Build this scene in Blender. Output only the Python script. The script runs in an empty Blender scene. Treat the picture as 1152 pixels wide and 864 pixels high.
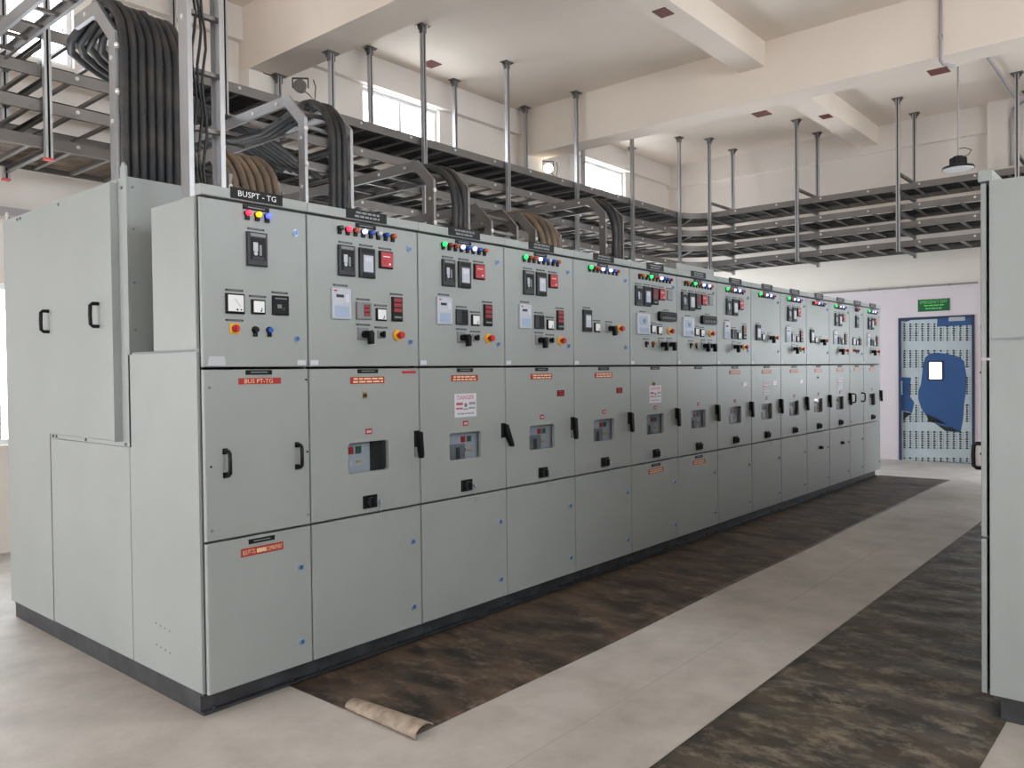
import bpy, math, random
from mathutils import Vector, Matrix
from mathutils.geometry import tessellate_polygon
random.seed(7)
SC = bpy.context.scene
COL = SC.collection

# ------------------------------------------------------------------ camera
FPX, YAW, PITCH, ROLL = 899.7, math.radians(40.493), math.radians(-0.9473), math.radians(-0.6836)
CAM = Vector((-1.8222, -3.3724, 1.5521))
_f = Vector((math.cos(PITCH)*math.cos(YAW), math.cos(PITCH)*math.sin(YAW), math.sin(PITCH)))
_r = Vector((math.sin(YAW), -math.cos(YAW), 0.0))
_u = _r.cross(_f)
_r2 = math.cos(ROLL)*_r + math.sin(ROLL)*_u
_u2 = -math.sin(ROLL)*_r + math.cos(ROLL)*_u
cam_data = bpy.data.cameras.new('camera')
cam_data.sensor_width = 36.0
cam_data.lens = FPX/1152*36.0
cam_data.clip_start = 0.05
cam = bpy.data.objects.new('camera', cam_data)
COL.objects.link(cam)
cam.matrix_world = Matrix(((_r2.x, _u2.x, -_f.x, CAM.x), (_r2.y, _u2.y, -_f.y, CAM.y), (_r2.z, _u2.z, -_f.z, CAM.z), (0, 0, 0, 1)))
SC.camera = cam

def on(ax, v, px, py):
    """point where the ray of a photo pixel meets the plane coordinate[ax] = v"""
    d = _f + (px-576)/FPX*_r2 - (py-432)/FPX*_u2
    t = (v-CAM[ax])/d[ax]
    return CAM + t*d

# ------------------------------------------------------------------ light
world = bpy.data.worlds.new('overcast_sky')
SC.world = world
world.use_nodes = True
bg = world.node_tree.nodes['Background']
bg.inputs[0].default_value = (0.93, 0.97, 1.0, 1)
bg.inputs[1].default_value = 9.0
SC.view_settings.view_transform = 'Standard'
SC.view_settings.look = 'None'
SC.view_settings.gamma = 1.0
SC.view_settings.use_curve_mapping = False
SC.view_settings.exposure = 0.5

# room (metres): x along the panel row, y away behind it, z up; origin at the near front corner of the row
XW, XE, YB, YF, ZC = -7.0, 12.40, 4.60, -7.6, 5.54
ZBEAM = 4.85
BAYS = (-4.16, 0.60, 5.36, 10.12)
# openings: (x0, x1, z0, z1) on the long walls, (y0, y1, z0, z1) on the near end wall
WIN_HIGH = [(b-0.67, b+0.67, 4.42, 5.17) for b in BAYS]
WIN_LOW = [(b-0.75, b+0.75, 0.95, 2.37) for b in BAYS[:3]]
WIN_FRONT_ADDED = [(b-1.7, b+1.7, 2.7, 4.8) for b in BAYS[:3]]+[(9.6, 12.3, 0.2, 4.8)]   # unseen glazing behind the facing row, added to light the hall
WIN_PASSAGE = [(9.2, 12.3, 0.1, 2.7)]                            # tall window at the end of the passage behind the row
WIN_END_ADDED = [(-3.4, -1.6, 0.9, 2.5)]                                # unseen far-wall window, added to brighten the far floor (y0, y1, z0, z1)
GATE = (-0.4, 3.6, 0.0, 2.4)  # unseen gate, placed and sized for the light on the panel ends

def portal(name, loc, rot, sx, sy):
    l = bpy.data.lights.new(name, 'AREA')
    l.shape = 'RECTANGLE'; l.size = sx; l.size_y = sy
    l.cycles.is_portal = True
    o = bpy.data.objects.new(name, l); COL.objects.link(o)
    o.location = loc; o.rotation_euler = rot
for (x0, x1, z0, z1) in WIN_HIGH+WIN_LOW+WIN_PASSAGE:
    portal('daylight_opening', ((x0+x1)/2, YB+0.14, (z0+z1)/2), (-math.pi/2, 0, 0), x1-x0, z1-z0)
for (x0, x1, z0, z1) in WIN_FRONT_ADDED:
    portal('daylight_opening', ((x0+x1)/2, YF-0.14, (z0+z1)/2), (math.pi/2, 0, 0), x1-x0, z1-z0)
for (y0, y1, z0, z1) in WIN_END_ADDED: portal('daylight_opening', (XE+0.14, (y0+y1)/2, (z0+z1)/2), (0, math.pi/2, 0), z1-z0, y1-y0)
portal('daylight_opening', (XW-0.14, (GATE[0]+GATE[1])/2, (GATE[2]+GATE[3])/2), (0, -math.pi/2, 0), GATE[3]-GATE[2], GATE[1]-GATE[0])

# ------------------------------------------------------------------ materials
def srgb(r, g, b):
    f = lambda c: (c/255/12.92) if c/255 <= 0.04045 else ((c/255+0.055)/1.055)**2.4
    return (f(r), f(g), f(b), 1)
def mat(name, col, rough=0.5, metal=0.0, var=0.0, scale=8.0, bump=0.0, bscale=60.0, emit=None, estr=0.0, spec=0.5, col2=None, detail=4, stretch=None):
    m = bpy.data.materials.new(name); m.use_nodes = True
    nt = m.node_tree; p = nt.nodes['Principled BSDF']
    c = srgb(*col)
    p.inputs['Base Color'].default_value = c
    p.inputs['Roughness'].default_value = rough
    p.inputs['Metallic'].default_value = metal
    p.inputs['Specular IOR Level'].default_value = spec
    tc = nt.nodes.new('ShaderNodeTexCoord')
    vec = tc.outputs['Object']
    if stretch:
        mp = nt.nodes.new('ShaderNodeMapping'); mp.inputs['Scale'].default_value = stretch
        nt.links.new(vec, mp.inputs['Vector']); vec = mp.outputs['Vector']
    if var > 0 or col2:
        n = nt.nodes.new('ShaderNodeTexNoise'); n.inputs['Scale'].default_value = scale; n.inputs['Detail'].default_value = detail
        nt.links.new(vec, n.inputs['Vector'])
        r = nt.nodes.new('ShaderNodeValToRGB')
        a = [max(0, x*(1-var)) for x in c[:3]]+[1]
        b = list(srgb(*col2)) if col2 else [min(1, x*(1+var)) for x in c[:3]]+[1]
        r.color_ramp.elements[0].position = 0.35; r.color_ramp.elements[0].color = c if col2 else a
        r.color_ramp.elements[1].position = 0.65; r.color_ramp.elements[1].color = b
        nt.links.new(n.outputs['Fac'], r.inputs['Fac']); nt.links.new(r.outputs['Color'], p.inputs['Base Color'])
    if bump > 0:
        n2 = nt.nodes.new('ShaderNodeTexNoise'); n2.inputs['Scale'].default_value = bscale; n2.inputs['Detail'].default_value = 3
        nt.links.new(vec, n2.inputs['Vector'])
        bp = nt.nodes.new('ShaderNodeBump'); bp.inputs['Strength'].default_value = bump; bp.inputs['Distance'].default_value = 0.01
        nt.links.new(n2.outputs['Fac'], bp.inputs['Height']); nt.links.new(bp.outputs['Normal'], p.inputs['Normal'])
    if emit:
        p.inputs['Emission Color'].default_value = srgb(*emit); p.inputs['Emission Strength'].default_value = estr
    return m

M = {}
M['panel'] = mat('powder_coated_steel', (146, 150, 148), 0.42, var=0.03, scale=2.0, bump=0.03, bscale=350)
M['panel_in'] = mat('inner_steel', (150, 152, 150), 0.5)
M['plinth'] = mat('plinth_black_steel', (52, 53, 56), 0.45, var=0.35, scale=9)
M['black'] = mat('black_plastic', (13, 13, 14), 0.5, spec=0.25)
M['dark'] = mat('dark_grey_plastic', (44, 46, 50), 0.4, spec=0.3)
M['mid'] = mat('grey_plastic', (118, 120, 124), 0.4)
M['lightgrey'] = mat('light_grey_plastic', (176, 180, 190), 0.4)
M['paleblue'] = mat('pale_blue_label', (150, 165, 190), 0.5)
M['white'] = mat('white_print', (225, 225, 225), 0.5)
M['red'] = mat('red_plastic', (176, 28, 42), 0.4)
M['darkred'] = mat('dark_red_display', (96, 20, 28), 0.25)
M['redlit'] = mat('red_display_lit', (126, 24, 32), 0.4, emit=(210, 30, 40), estr=0.06)
M['yellow'] = mat('yellow_plastic', (222, 165, 40), 0.45)
M['brass'] = mat('brass', (170, 130, 70), 0.35, metal=0.9)
M['green'] = mat('green_plastic', (30, 92, 60), 0.4)
M['chrome'] = mat('chrome', (176, 186, 200), 0.3, metal=0.6)
M['lockblue'] = mat('zinc_lock_barrel', (84, 120, 172), 0.3, metal=0.3)
M['cream'] = mat('cream_lettering', (226, 198, 158), 0.5)
M['labelred'] = mat('red_label', (160, 34, 32), 0.5)
M['signwhite'] = mat('sign_white', (205, 203, 212), 0.5)
M['signgreen'] = mat('sign_green', (24, 98, 58), 0.5)
M['signtext'] = mat('sign_lettering', (120, 215, 120), 0.5)
M['sticker'] = mat('paper_sticker', (196, 196, 204), 0.6)
M['galv'] = mat('galvanised_steel', (122, 117, 114), 0.45, metal=0.55, var=0.06, scale=5, bump=0.05, bscale=90)  # base colour darkened to hold the shade of the backlit tray rails
M['galv_bright'] = mat('galvanised_bright', (160, 159, 161), 0.36, metal=0.7, var=0.06, scale=5)
M['post'] = mat('galvanised_post', (188, 189, 192), 0.3, metal=0.7)
M['bolt'] = mat('zinc_bolt', (215, 212, 208), 0.35, metal=0.3)
M['redcap'] = mat('red_end_cap', (214, 84, 74), 0.5)
M['redoxide'] = mat('red_oxide_plate', (104, 50, 42), 0.7, var=0.3, scale=25)
M['ceiling'] = mat('ceiling_paint', (230, 216, 203), 0.85, var=0.03, scale=0.8, bump=0.05, bscale=25)
M['wall'] = mat('wall_paint', (230, 221, 213), 0.85, var=0.04, scale=0.7, bump=0.05, bscale=20)
M['wall_low'] = mat('wall_paint_pink', (220, 210, 216), 0.8, var=0.03, scale=0.7, bump=0.05, bscale=20)
M['frame'] = mat('window_frame_white', (222, 222, 224), 0.45)
M['doorblue'] = mat('door_blue', (52, 92, 148), 0.45, var=0.06, scale=3)
M['doorframe'] = mat('door_frame_blue', (48, 60, 92), 0.5)
M['film'] = mat('protective_film', (196, 208, 214), 0.35, var=0.05, scale=6)
M['print'] = mat('film_print', (38, 46, 48), 0.5)
M['conduit'] = mat('grey_conduit', (158, 152, 152), 0.5)
M['lampblack'] = mat('fixture_black', (30, 30, 32), 0.4, metal=0.3)
M['lampface'] = mat('fixture_lens', (214, 214, 214), 0.3)
M['floodlit'] = mat('floodlight_lit', (255, 244, 225), 0.4, emit=(255, 240, 215), estr=14)
M['floodoff'] = mat('floodlight_grey', (120, 116, 112), 0.5)
LIT = 1.7
def lampmat(n, col, lit=False, e=None):
    M[n] = mat(n, col, 0.25, emit=(e or col) if lit else None, estr=LIT if lit else 0)
lampmat('l_red', (150, 36, 30)); lampmat('l_redlit', (255, 50, 80), True, (255, 40, 70))
lampmat('l_orange', (188, 86, 40)); lampmat('l_yellowlit', (220, 170, 20), True, (215, 160, 10))
lampmat('l_white', (190, 190, 205)); lampmat('l_whitelit', (205, 210, 255), True, (185, 190, 255))
lampmat('l_blue', (40, 82, 176)); lampmat('l_bluelit', (90, 100, 255), True, (70, 80, 255))
lampmat('l_green', (34, 66, 46)); lampmat('l_greenlit', (40, 235, 110), True, (20, 225, 90))
lampmat('l_yellow', (176, 150, 50))

def glass_mat():
    m = bpy.data.materials.new('clear_pane'); m.use_nodes = True
    nt = m.node_tree; nt.nodes.clear()
    o = nt.nodes.new('ShaderNodeOutputMaterial'); mx = nt.nodes.new('ShaderNodeMixShader')
    t = nt.nodes.new('ShaderNodeBsdfTransparent'); g = nt.nodes.new('ShaderNodeBsdfGlossy')
    g.inputs['Roughness'].default_value = 0.05; t.inputs['Color'].default_value = (0.93, 0.95, 0.96, 1)
    mx.inputs[0].default_value = 0.09
    nt.links.new(t.outputs[0], mx.inputs[1]); nt.links.new(g.outputs[0], mx.inputs[2]); nt.links.new(mx.outputs[0], o.inputs[0])
    return m
M['glass'] = glass_mat()

def cable_mat(name, dark, dust, lo, hi):
    m = mat(name, dark, 0.55, bump=0.1, bscale=120)
    nt = m.node_tree; p = nt.nodes['Principled BSDF']
    n = nt.nodes.new('ShaderNodeTexNoise'); n.inputs['Scale'].default_value = 7; n.inputs['Detail'].default_value = 5
    tc = [x for x in nt.nodes if x.type == 'TEX_COORD'][0]
    nt.links.new(tc.outputs['Object'], n.inputs['Vector'])
    r = nt.nodes.new('ShaderNodeValToRGB')
    r.color_ramp.elements[0].position = lo; r.color_ramp.elements[0].color = srgb(*dark)
    r.color_ramp.elements[1].position = hi; r.color_ramp.elements[1].color = srgb(*dust)
    nt.links.new(n.outputs['Fac'], r.inputs['Fac']); nt.links.new(r.outputs['Color'], p.inputs['Base Color'])
    return m
M['cable'] = cable_mat('cable_black_sheath', (34, 35, 38), (72, 64, 56), 0.45, 0.85)
M['cable_brown'] = cable_mat('cable_dusty_sheath', (82, 70, 60), (128, 108, 88), 0.3, 0.7)
M['wire'] = mat('thin_black_wire', (20, 20, 22), 0.5)

def floor_mat():
    m = bpy.data.materials.new('concrete_floor'); m.use_nodes = True
    nt = m.node_tree; p = nt.nodes['Principled BSDF']; p.inputs['Roughness'].default_value = 0.55
    tc = nt.nodes.new('ShaderNodeTexCoord')
    def noise(sc, det=5, rough=0.6):
        n = nt.nodes.new('ShaderNodeTexNoise'); n.inputs['Scale'].default_value = sc; n.inputs['Detail'].default_value = det
        n.inputs['Roughness'].default_value = rough
        nt.links.new(tc.outputs['Object'], n.inputs['Vector']); return n
    n1, n2, n3 = noise(0.55), noise(3.2, 8, 0.65), noise(45, 4)
    r1 = nt.nodes.new('ShaderNodeValToRGB')
    r1.color_ramp.elements[0].position = 0.32; r1.color_ramp.elements[0].color = srgb(164, 156, 148)
    r1.color_ramp.elements[1].position = 0.68; r1.color_ramp.elements[1].color = srgb(199, 194, 189)
    nt.links.new(n1.outputs['Fac'], r1.inputs['Fac'])
    r2 = nt.nodes.new('ShaderNodeValToRGB')
    r2.color_ramp.elements[0].position = 0.3; r2.color_ramp.elements[0].color = (0.70, 0.68, 0.66, 1)
    r2.color_ramp.elements[1].position = 0.62; r2.color_ramp.elements[1].color = (1, 1, 1, 1)
    nt.links.new(n2.outputs['Fac'], r2.inputs['Fac'])
    mx = nt.nodes.new('ShaderNodeMix'); mx.data_type = 'RGBA'; mx.blend_type = 'MULTIPLY'; mx.inputs['Factor'].default_value = 0.8
    nt.links.new(r1.outputs['Color'], mx.inputs['A']); nt.links.new(r2.outputs['Color'], mx.inputs['B'])
    nt.links.new(mx.outputs['Result'], p.inputs['Base Color'])
    bp = nt.nodes.new('ShaderNodeBump'); bp.inputs['Strength'].default_value = 0.12; bp.inputs['Distance'].default_value = 0.01
    nt.links.new(n3.outputs['Fac'], bp.inputs['Height']); nt.links.new(bp.outputs['Normal'], p.inputs['Normal'])
    return m
M['floor'] = floor_mat()

def rubber_mat(name, dark, brown, dust, amount):
    m = bpy.data.materials.new(name); m.use_nodes = True
    nt = m.node_tree; p = nt.nodes['Principled BSDF']; p.inputs['Roughness'].default_value = 0.6
    tc = nt.nodes.new('ShaderNodeTexCoord')
    def noise(sc, stretch, det=6, rough=0.6):
        mp = nt.nodes.new('ShaderNodeMapping'); mp.inputs['Scale'].default_value = stretch
        mp.inputs['Rotation'].default_value = (0, 0, math.radians(8))
        nt.links.new(tc.outputs['Object'], mp.inputs['Vector'])
        n = nt.nodes.new('ShaderNodeTexNoise'); n.inputs['Scale'].default_value = sc; n.inputs['Detail'].default_value = det
        n.inputs['Roughness'].default_value = rough
        nt.links.new(mp.outputs['Vector'], n.inputs['Vector']); return n
    n1 = noise(2.3, (2.2, 1.0, 1), 8, 0.62); n2 = noise(4.6, (1.8, 1.0, 1), 10, 0.78); n3 = noise(30, (1, 1, 1), 4)
    r1 = nt.nodes.new('ShaderNodeValToRGB')
    r1.color_ramp.elements[0].position = 0.40; r1.color_ramp.elements[0].color = srgb(*dark)
    r1.color_ramp.elements[1].position = 0.62; r1.color_ramp.elements[1].color = srgb(*brown)
    nt.links.new(n1.outputs['Fac'], r1.inputs['Fac'])
    r2 = nt.nodes.new('ShaderNodeValToRGB')
    r2.color_ramp.elements[0].position = 0.53-amount; r2.color_ramp.elements[0].color = (0, 0, 0, 1)
    r2.color_ramp.elements[1].position = 0.80-amount; r2.color_ramp.elements[1].color = (0.8, 0.8, 0.8, 1)
    nt.links.new(n2.outputs['Fac'], r2.inputs['Fac'])
    mx = nt.nodes.new('ShaderNodeMix'); mx.data_type = 'RGBA'
    nt.links.new(r2.outputs['Color'], mx.inputs['Factor']); nt.links.new(r1.outputs['Color'], mx.inputs['A'])
    mx.inputs['B'].default_value = srgb(*dust)
    nt.links.new(mx.outputs['Result'], p.inputs['Base Color'])
    bp = nt.nodes.new('ShaderNodeBump'); bp.inputs['Strength'].default_value = 0.4; bp.inputs['Distance'].default_value = 0.006
    nt.links.new(n3.outputs['Fac'], bp.inputs['Height']); nt.links.new(bp.outputs['Normal'], p.inputs['Normal'])
    return m
M['mat_a'] = rubber_mat('rubber_mat_dusty', (32, 27, 24), (90, 73, 59), (156, 134, 115), 0.01)
M['mat_b'] = rubber_mat('rubber_mat_dusty_near', (36, 33, 29), (76, 67, 56), (166, 151, 131), 0.045)
M['mat_under'] = mat('mat_underside', (152, 137, 122), 0.8, var=0.25, scale=22)

# ------------------------------------------------------------------ mesh helpers
class MB:
    def __init__(s): s.v = []; s.f = []; s.m = []
    def add(s, vs, fs, m=0):
        o = len(s.v); s.v += [tuple(v) for v in vs]
        for f in fs: s.f.append(tuple(i+o for i in f)); s.m.append(m)
        return s
    def box(s, x0, x1, y0, y1, z0, z1, m=0):
        return s.add([(x0,y0,z0),(x1,y0,z0),(x1,y1,z0),(x0,y1,z0),(x0,y0,z1),(x1,y0,z1),(x1,y1,z1),(x0,y1,z1)],
                     [(0,3,2,1),(4,5,6,7),(0,1,5,4),(1,2,6,5),(2,3,7,6),(3,0,4,7)], m)
    def slab(s, x0, x1, y0, y1, z0, z1, b=0.004, m=0):
        """box whose front (y0) edges are chamfered by b"""
        return s.add([(x0+b,y0,z0+b),(x1-b,y0,z0+b),(x1-b,y0,z1-b),(x0+b,y0,z1-b),
                      (x0,y0+b,z0),(x1,y0+b,z0),(x1,y0+b,z1),(x0,y0+b,z1),
                      (x0,y1,z0),(x1,y1,z0),(x1,y1,z1),(x0,y1,z1)],
                     [(0,1,2,3),(0,4,5,1),(1,5,6,2),(2,6,7,3),(3,7,4,0),(4,8,9,5),(5,9,10,6),(6,10,11,7),(7,11,8,4),(8,11,10,9)], m)
    def prism(s, poly, axis, a0, a1, m=0):
        """2D polygon extruded along axis 0/1/2; poly gives the other two coordinates in order"""
        n = len(poly)
        def P(p, a):
            q = list(p); q.insert(axis, a); return tuple(q)
        vs = [P(p, a0) for p in poly]+[P(p, a1) for p in poly]
        fs = [tuple(range(n))[::-1], tuple(range(n, 2*n))]+[(i, (i+1) % n, (i+1) % n+n, i+n) for i in range(n)]
        return s.add(vs, fs, m)
    def cyl(s, p0, p1, r, n=12, m=0, r1=None):
        p0, p1 = Vector(p0), Vector(p1); d = (p1-p0).normalized()
        a = d.orthogonal().normalized(); b = d.cross(a); r1 = r if r1 is None else r1
        vs = [p0+r*(math.cos(t)*a+math.sin(t)*b) for t in [2*math.pi*i/n for i in range(n)]]
        vs += [p1+r1*(math.cos(t)*a+math.sin(t)*b) for t in [2*math.pi*i/n for i in range(n)]]
        return s.add(vs, [tuple(range(n))[::-1], tuple(range(n, 2*n))]+[(i, (i+1) % n, (i+1) % n+n, i+n) for i in range(n)], m)
    def dome(s, c, d, r, n=10, m=0, squash=1.0):
        """half sphere at c bulging along d"""
        c, d = Vector(c), Vector(d).normalized(); a = d.orthogonal().normalized(); b = d.cross(a)
        vs = []
        for k in range(3):
            t = math.pi/2*k/3
            vs += [c+r*math.cos(t)*(math.cos(q)*a+math.sin(q)*b)+d*r*squash*math.sin(t) for q in [2*math.pi*i/n for i in range(n)]]
        vs.append(c+d*r*squash)
        fs = [(k*n+i, k*n+(i+1) % n, (k+1)*n+(i+1) % n, (k+1)*n+i) for k in range(2) for i in range(n)]
        fs += [(2*n+i, 2*n+(i+1) % n, 3*n) for i in range(n)]
        return s.add(vs, fs, m)
    def tube(s, pts, r, n=8, m=0):
        pts = [Vector(p) for p in pts]; N = len(pts); vs = []
        t0 = (pts[1]-pts[0]).normalized(); a = t0.orthogonal().normalized()
        for i, p in enumerate(pts):
            t = (pts[min(i+1, N-1)]-pts[max(i-1, 0)]).normalized()
            a = (a-t*a.dot(t)).normalized(); b = t.cross(a)
            vs += [p+r*(math.cos(q)*a+math.sin(q)*b) for q in [2*math.pi*k/n for k in range(n)]]
        fs = [(i*n+k, i*n+(k+1) % n, (i+1)*n+(k+1) % n, (i+1)*n+k) for i in range(N-1) for k in range(n)]
        fs += [tuple(range(n))[::-1], tuple(range((N-1)*n, N*n))]
        return s.add(vs, fs, m)
    def sweep(s, pts, A, B, prof, m=0):
        """profile (a,b) swept along pts with frame vectors A[i], B[i]"""
        n = len(prof); N = len(pts); vs = []
        for p, a, b in zip(pts, A, B): vs += [Vector(p)+q[0]*a+q[1]*b for q in prof]
        fs = [(i*n+k, i*n+(k+1) % n, (i+1)*n+(k+1) % n, (i+1)*n+k) for i in range(N-1) for k in range(n)]
        fs += [tuple(range(n))[::-1], tuple(range((N-1)*n, N*n))]
        return s.add(vs, fs, m)
    def mesh(s, name, mats, smooth=False):
        me = bpy.data.meshes.new(name)
        me.from_pydata(s.v, [], s.f)
        for k in mats: me.materials.append(M[k])
        me.polygons.foreach_set('material_index', s.m)
        if smooth: me.polygons.foreach_set('use_smooth', [True]*len(s.f))
        me.update(); return me

def put(name, me, parent=None, loc=(0, 0, 0), rot=(0, 0, 0)):
    o = bpy.data.objects.new(name, me); COL.objects.link(o)
    o.location = loc; o.rotation_euler = rot
    if parent: o.parent = parent
    return o
def part(name, mb, mats, parent=None, smooth=False):
    if isinstance(mats, str): mats = [mats]
    return put(name, mb.mesh(name, mats, smooth), parent)
def thing(name, label, cat, loc=(0, 0, 0), rz=0, group=None):
    o = bpy.data.objects.new(name, None); COL.objects.link(o)
    o.location = loc; o.rotation_euler = (0, 0, rz); o.empty_display_size = 0.2
    return tag(o, label, cat, group)
def tag(o, label, cat, group=None):
    o['label'] = label; o['category'] = cat
    if group: o['group'] = group
    return o
def struct(o):
    o['kind'] = 'structure'; return o

_txt = {}
def text_verts(body):
    """flat glyph faces of a string, normalised to height 1, centred; (verts2d, faces, width)"""
    if body in _txt: return _txt[body]
    cu = bpy.data.curves.new('lettering', 'FONT'); cu.body = body; cu.resolution_u = 2; cu.fill_mode = 'FRONT'
    ob = bpy.data.objects.new('lettering', cu); COL.objects.link(ob)
    dg = bpy.context.evaluated_depsgraph_get()
    me = bpy.data.meshes.new_from_object(ob.evaluated_get(dg))
    v = [(p.co.x, p.co.y) for p in me.vertices]; f = [tuple(p.vertices) for p in me.polygons]
    bpy.data.objects.remove(ob); bpy.data.curves.remove(cu); bpy.data.meshes.remove(me)
    xs = [p[0] for p in v]; ys = [p[1] for p in v]
    h = max(ys)-min(ys); cx = (max(xs)+min(xs))/2; cy = (max(ys)+min(ys))/2
    v = [((x-cx)/h, (y-cy)/h) for x, y in v]
    _txt[body] = (v, f, (max(xs)-min(xs))/h); return _txt[body]
def letter(mb, body, cx, y, cz, w, h, m=0):
    """string as flat faces in the plane y (readable from -y), fitted to w x h"""
    v, f, tw = text_verts(body)
    return mb.add([(cx+p[0]*w/tw, y, cz+p[1]*h) for p in v], f, m)
def blur_lines(mb, cx, y, cz, w, h, n, m=0, seed=1, x_axis=True):
    """rows of short unreadable word marks"""
    rg = random.Random(seed)
    for k in range(n):
        z = cz+h/2-(k+0.5)*h/n; hh = h/n*0.55; x = cx-w/2*rg.uniform(0.85, 1)
        while x < cx+w/2*0.85:
            ww = min(rg.uniform(0.1, 0.24)*w, cx+w/2-x)
            mb.add([(x, y, z-hh/2), (x+ww, y, z-hh/2), (x+ww, y, z+hh/2), (x, y, z+hh/2)], [(0, 1, 2, 3)], m)
            x += ww+0.035*w
    return mb

# ------------------------------------------------------------------ room shell
def wall_boxes(mb, a0, a1, z0, z1, holes, t0, t1, axis):
    """wall in the plane of (a, z) with rectangular holes; t0..t1 thickness; axis 0: wall along x, 1: along y"""
    xs = sorted({a0, a1, *[h[0] for h in holes], *[h[1] for h in holes]})
    for i in range(len(xs)-1):
        l, r = xs[i], xs[i+1]; z = z0
        for h in sorted([h for h in holes if h[0] <= l+1e-6 and h[1] >= r-1e-6], key=lambda q: q[2]):
            if h[2] > z+1e-6:
                mb.box(l, r, t0, t1, z, h[2]) if axis == 0 else mb.box(t0, t1, l, r, z, h[2])
            z = h[3]
        if z1 > z+1e-6: mb.box(l, r, t0, t1, z, z1) if axis == 0 else mb.box(t0, t1, l, r, z, z1)
    return mb
fl = struct(part('floor', MB().box(XW-0.2, XE+0.2, YF-0.2, YB+0.2, -0.12, 0), 'floor'))
j = MB()
pA, pB = on(2, 0, 430, 812), on(2, 0, 760, 620)
j.box(-3, 12.3, -1.335, -1.331, 0.0002, 0.0008)
part('floor_joint', j, 'conduit', fl)
cl = struct(part('ceiling', MB().box(XW-0.2, XE+0.2, YF-0.2, YB+0.2, ZC, ZC+0.2), 'ceiling'))
BX = [(-2.0, -1.6), (2.97, 3.40), (7.70, 8.08)]
for (a, b) in BX: part('beam', MB().box(a, b, YF, YB, ZBEAM, ZC), 'ceiling', cl)
edges = [XW]+[v for ab in BX for v in ab]+[XE]
for k in range(0, len(edges), 2):
    for yy in (0.63, -3.6): part('secondary_beam', MB().box(edges[k], edges[k+1], yy, yy+0.33, 5.235, ZC), 'ceiling', cl)
holes = WIN_HIGH+WIN_LOW+WIN_PASSAGE
wb = struct(part('wall_back', wall_boxes(MB(), XW, XE+0.2, 0, ZC, holes, YB, YB+0.2, 0), 'wall'))
wf = struct(part('wall_front', wall_boxes(MB(), XW, XE+0.2, 0, ZC, WIN_FRONT_ADDED, YF-0.2, YF, 0), 'wall'))
wl = struct(part('wall_left', wall_boxes(MB(), YF, YB, 0, ZC, [GATE], XW-0.2, XW, 1), 'wall'))
DOOR = (-0.755, 0.355, 0.0, 2.345)
wr = struct(part('wall_right', wall_boxes(MB(), YF, YB, 2.84, ZC, [], XE, XE+0.2, 1), 'wall'))
part('dado', wall_boxes(MB(), YF, YB, 0, 2.84, [DOOR]+WIN_END_ADDED, XE, XE+0.2, 1), 'wall_low', wr)
# lintel bands and columns
part('lintel', MB().box(XW, XE, YB-0.09, YB, 5.18, ZC), 'wall', wb)
part('lintel', MB().box(XW, XE, YF, YF+0.09, 5.18, ZC), 'wall', wf)
part('lintel', MB().box(XE-0.10, XE, YF, YB, 5.12, ZC), 'wall', wr)
for (a, b) in BX:
    part('column', MB().box(a, b, 4.40, YB, 0, ZBEAM), 'wall', wb)
    part('column', MB().box(a, b, YF, YF+0.38, 0, ZBEAM), 'wall', wf)
part('column', MB().box(XE-0.22, XE, -1.45, -0.97, 0, ZC), 'wall', wr)
# red-oxide insert plates left in the concrete
def plate(px, py, z, sx=0.16, sy=0.12, parent=cl):
    p = on(2, z, px, py)
    part('insert_plate', MB().box(p.x-sx/2, p.x+sx/2, p.y-sy/2, p.y+sy/2, z-0.006, z+0.002), 'redoxide', parent)
for px, py in ((300, 87), (601, 182), (857, 128), (1056, 80)): plate(px, py, ZBEAM, 0.2, 0.2)
for px, py in ((746, 14), (929, 131), (979, 166)): plate(px, py, 5.235, 0.2, 0.15)
for px, py in ((485, 72), (868, 168), (773, 186)): plate(px, py, ZC, 0.2, 0.2)
# windows
def window(n, x0, x1, z0, z1, y, s):
    fr = MB(); t = 0.045; ya, yb = sorted((y+s*0.06, y+s*0.11))
    fr.box(x0, x1, ya, yb, z0, z0+t).box(x0, x1, ya, yb, z1-t, z1).box(x0, x0+t, ya, yb, z0+t, z1-t).box(x1-t, x1, ya, yb, z0+t, z1-t)
    o = struct(part('window_%d' % n, fr, 'frame'))
    xm = (x0+x1)/2; zs = z0+t
    part('mullion', MB().box(xm-0.02, xm+0.02, ya, yb, z0+t, z1-t), 'frame', o)
    for a, b in ((x0+t, xm-0.02), (xm+0.02, x1-t)):
        part('pane', MB().box(a, b, (ya+yb)/2-0.002, (ya+yb)/2+0.002, zs, z1-t), 'glass', o)
n = 1
for w in WIN_HIGH+WIN_LOW+WIN_PASSAGE: window(n, *w, YB, 1); n += 1
for w in WIN_FRONT_ADDED: window(n, *w, YF, -1); n += 1  # front windows are unseen, added for their daylight

y0, y1, z0, z1 = WIN_END_ADDED[0]  # frame of the added, unseen far-wall window
fr = MB().box(XE+.06, XE+.11, y0, y1, z0, z0+.045).box(XE+.06, XE+.11, y0, y1, z1-.045, z1)
for k in range(3): yy = y0+(y1-y0-.045)*k/2; fr.box(XE+.06, XE+.11, yy, yy+.045, z0+.045, z1-.045)
o = struct(part('window_%d' % n, fr, 'frame'))
for k in range(2): part('pane', MB().box(XE+.083, XE+.087, y0+.045+k*(y1-y0-.045)/2, y0+(k+1)*(y1-y0-.045)/2, z0+.045, z1-.045), 'glass', o)

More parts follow.
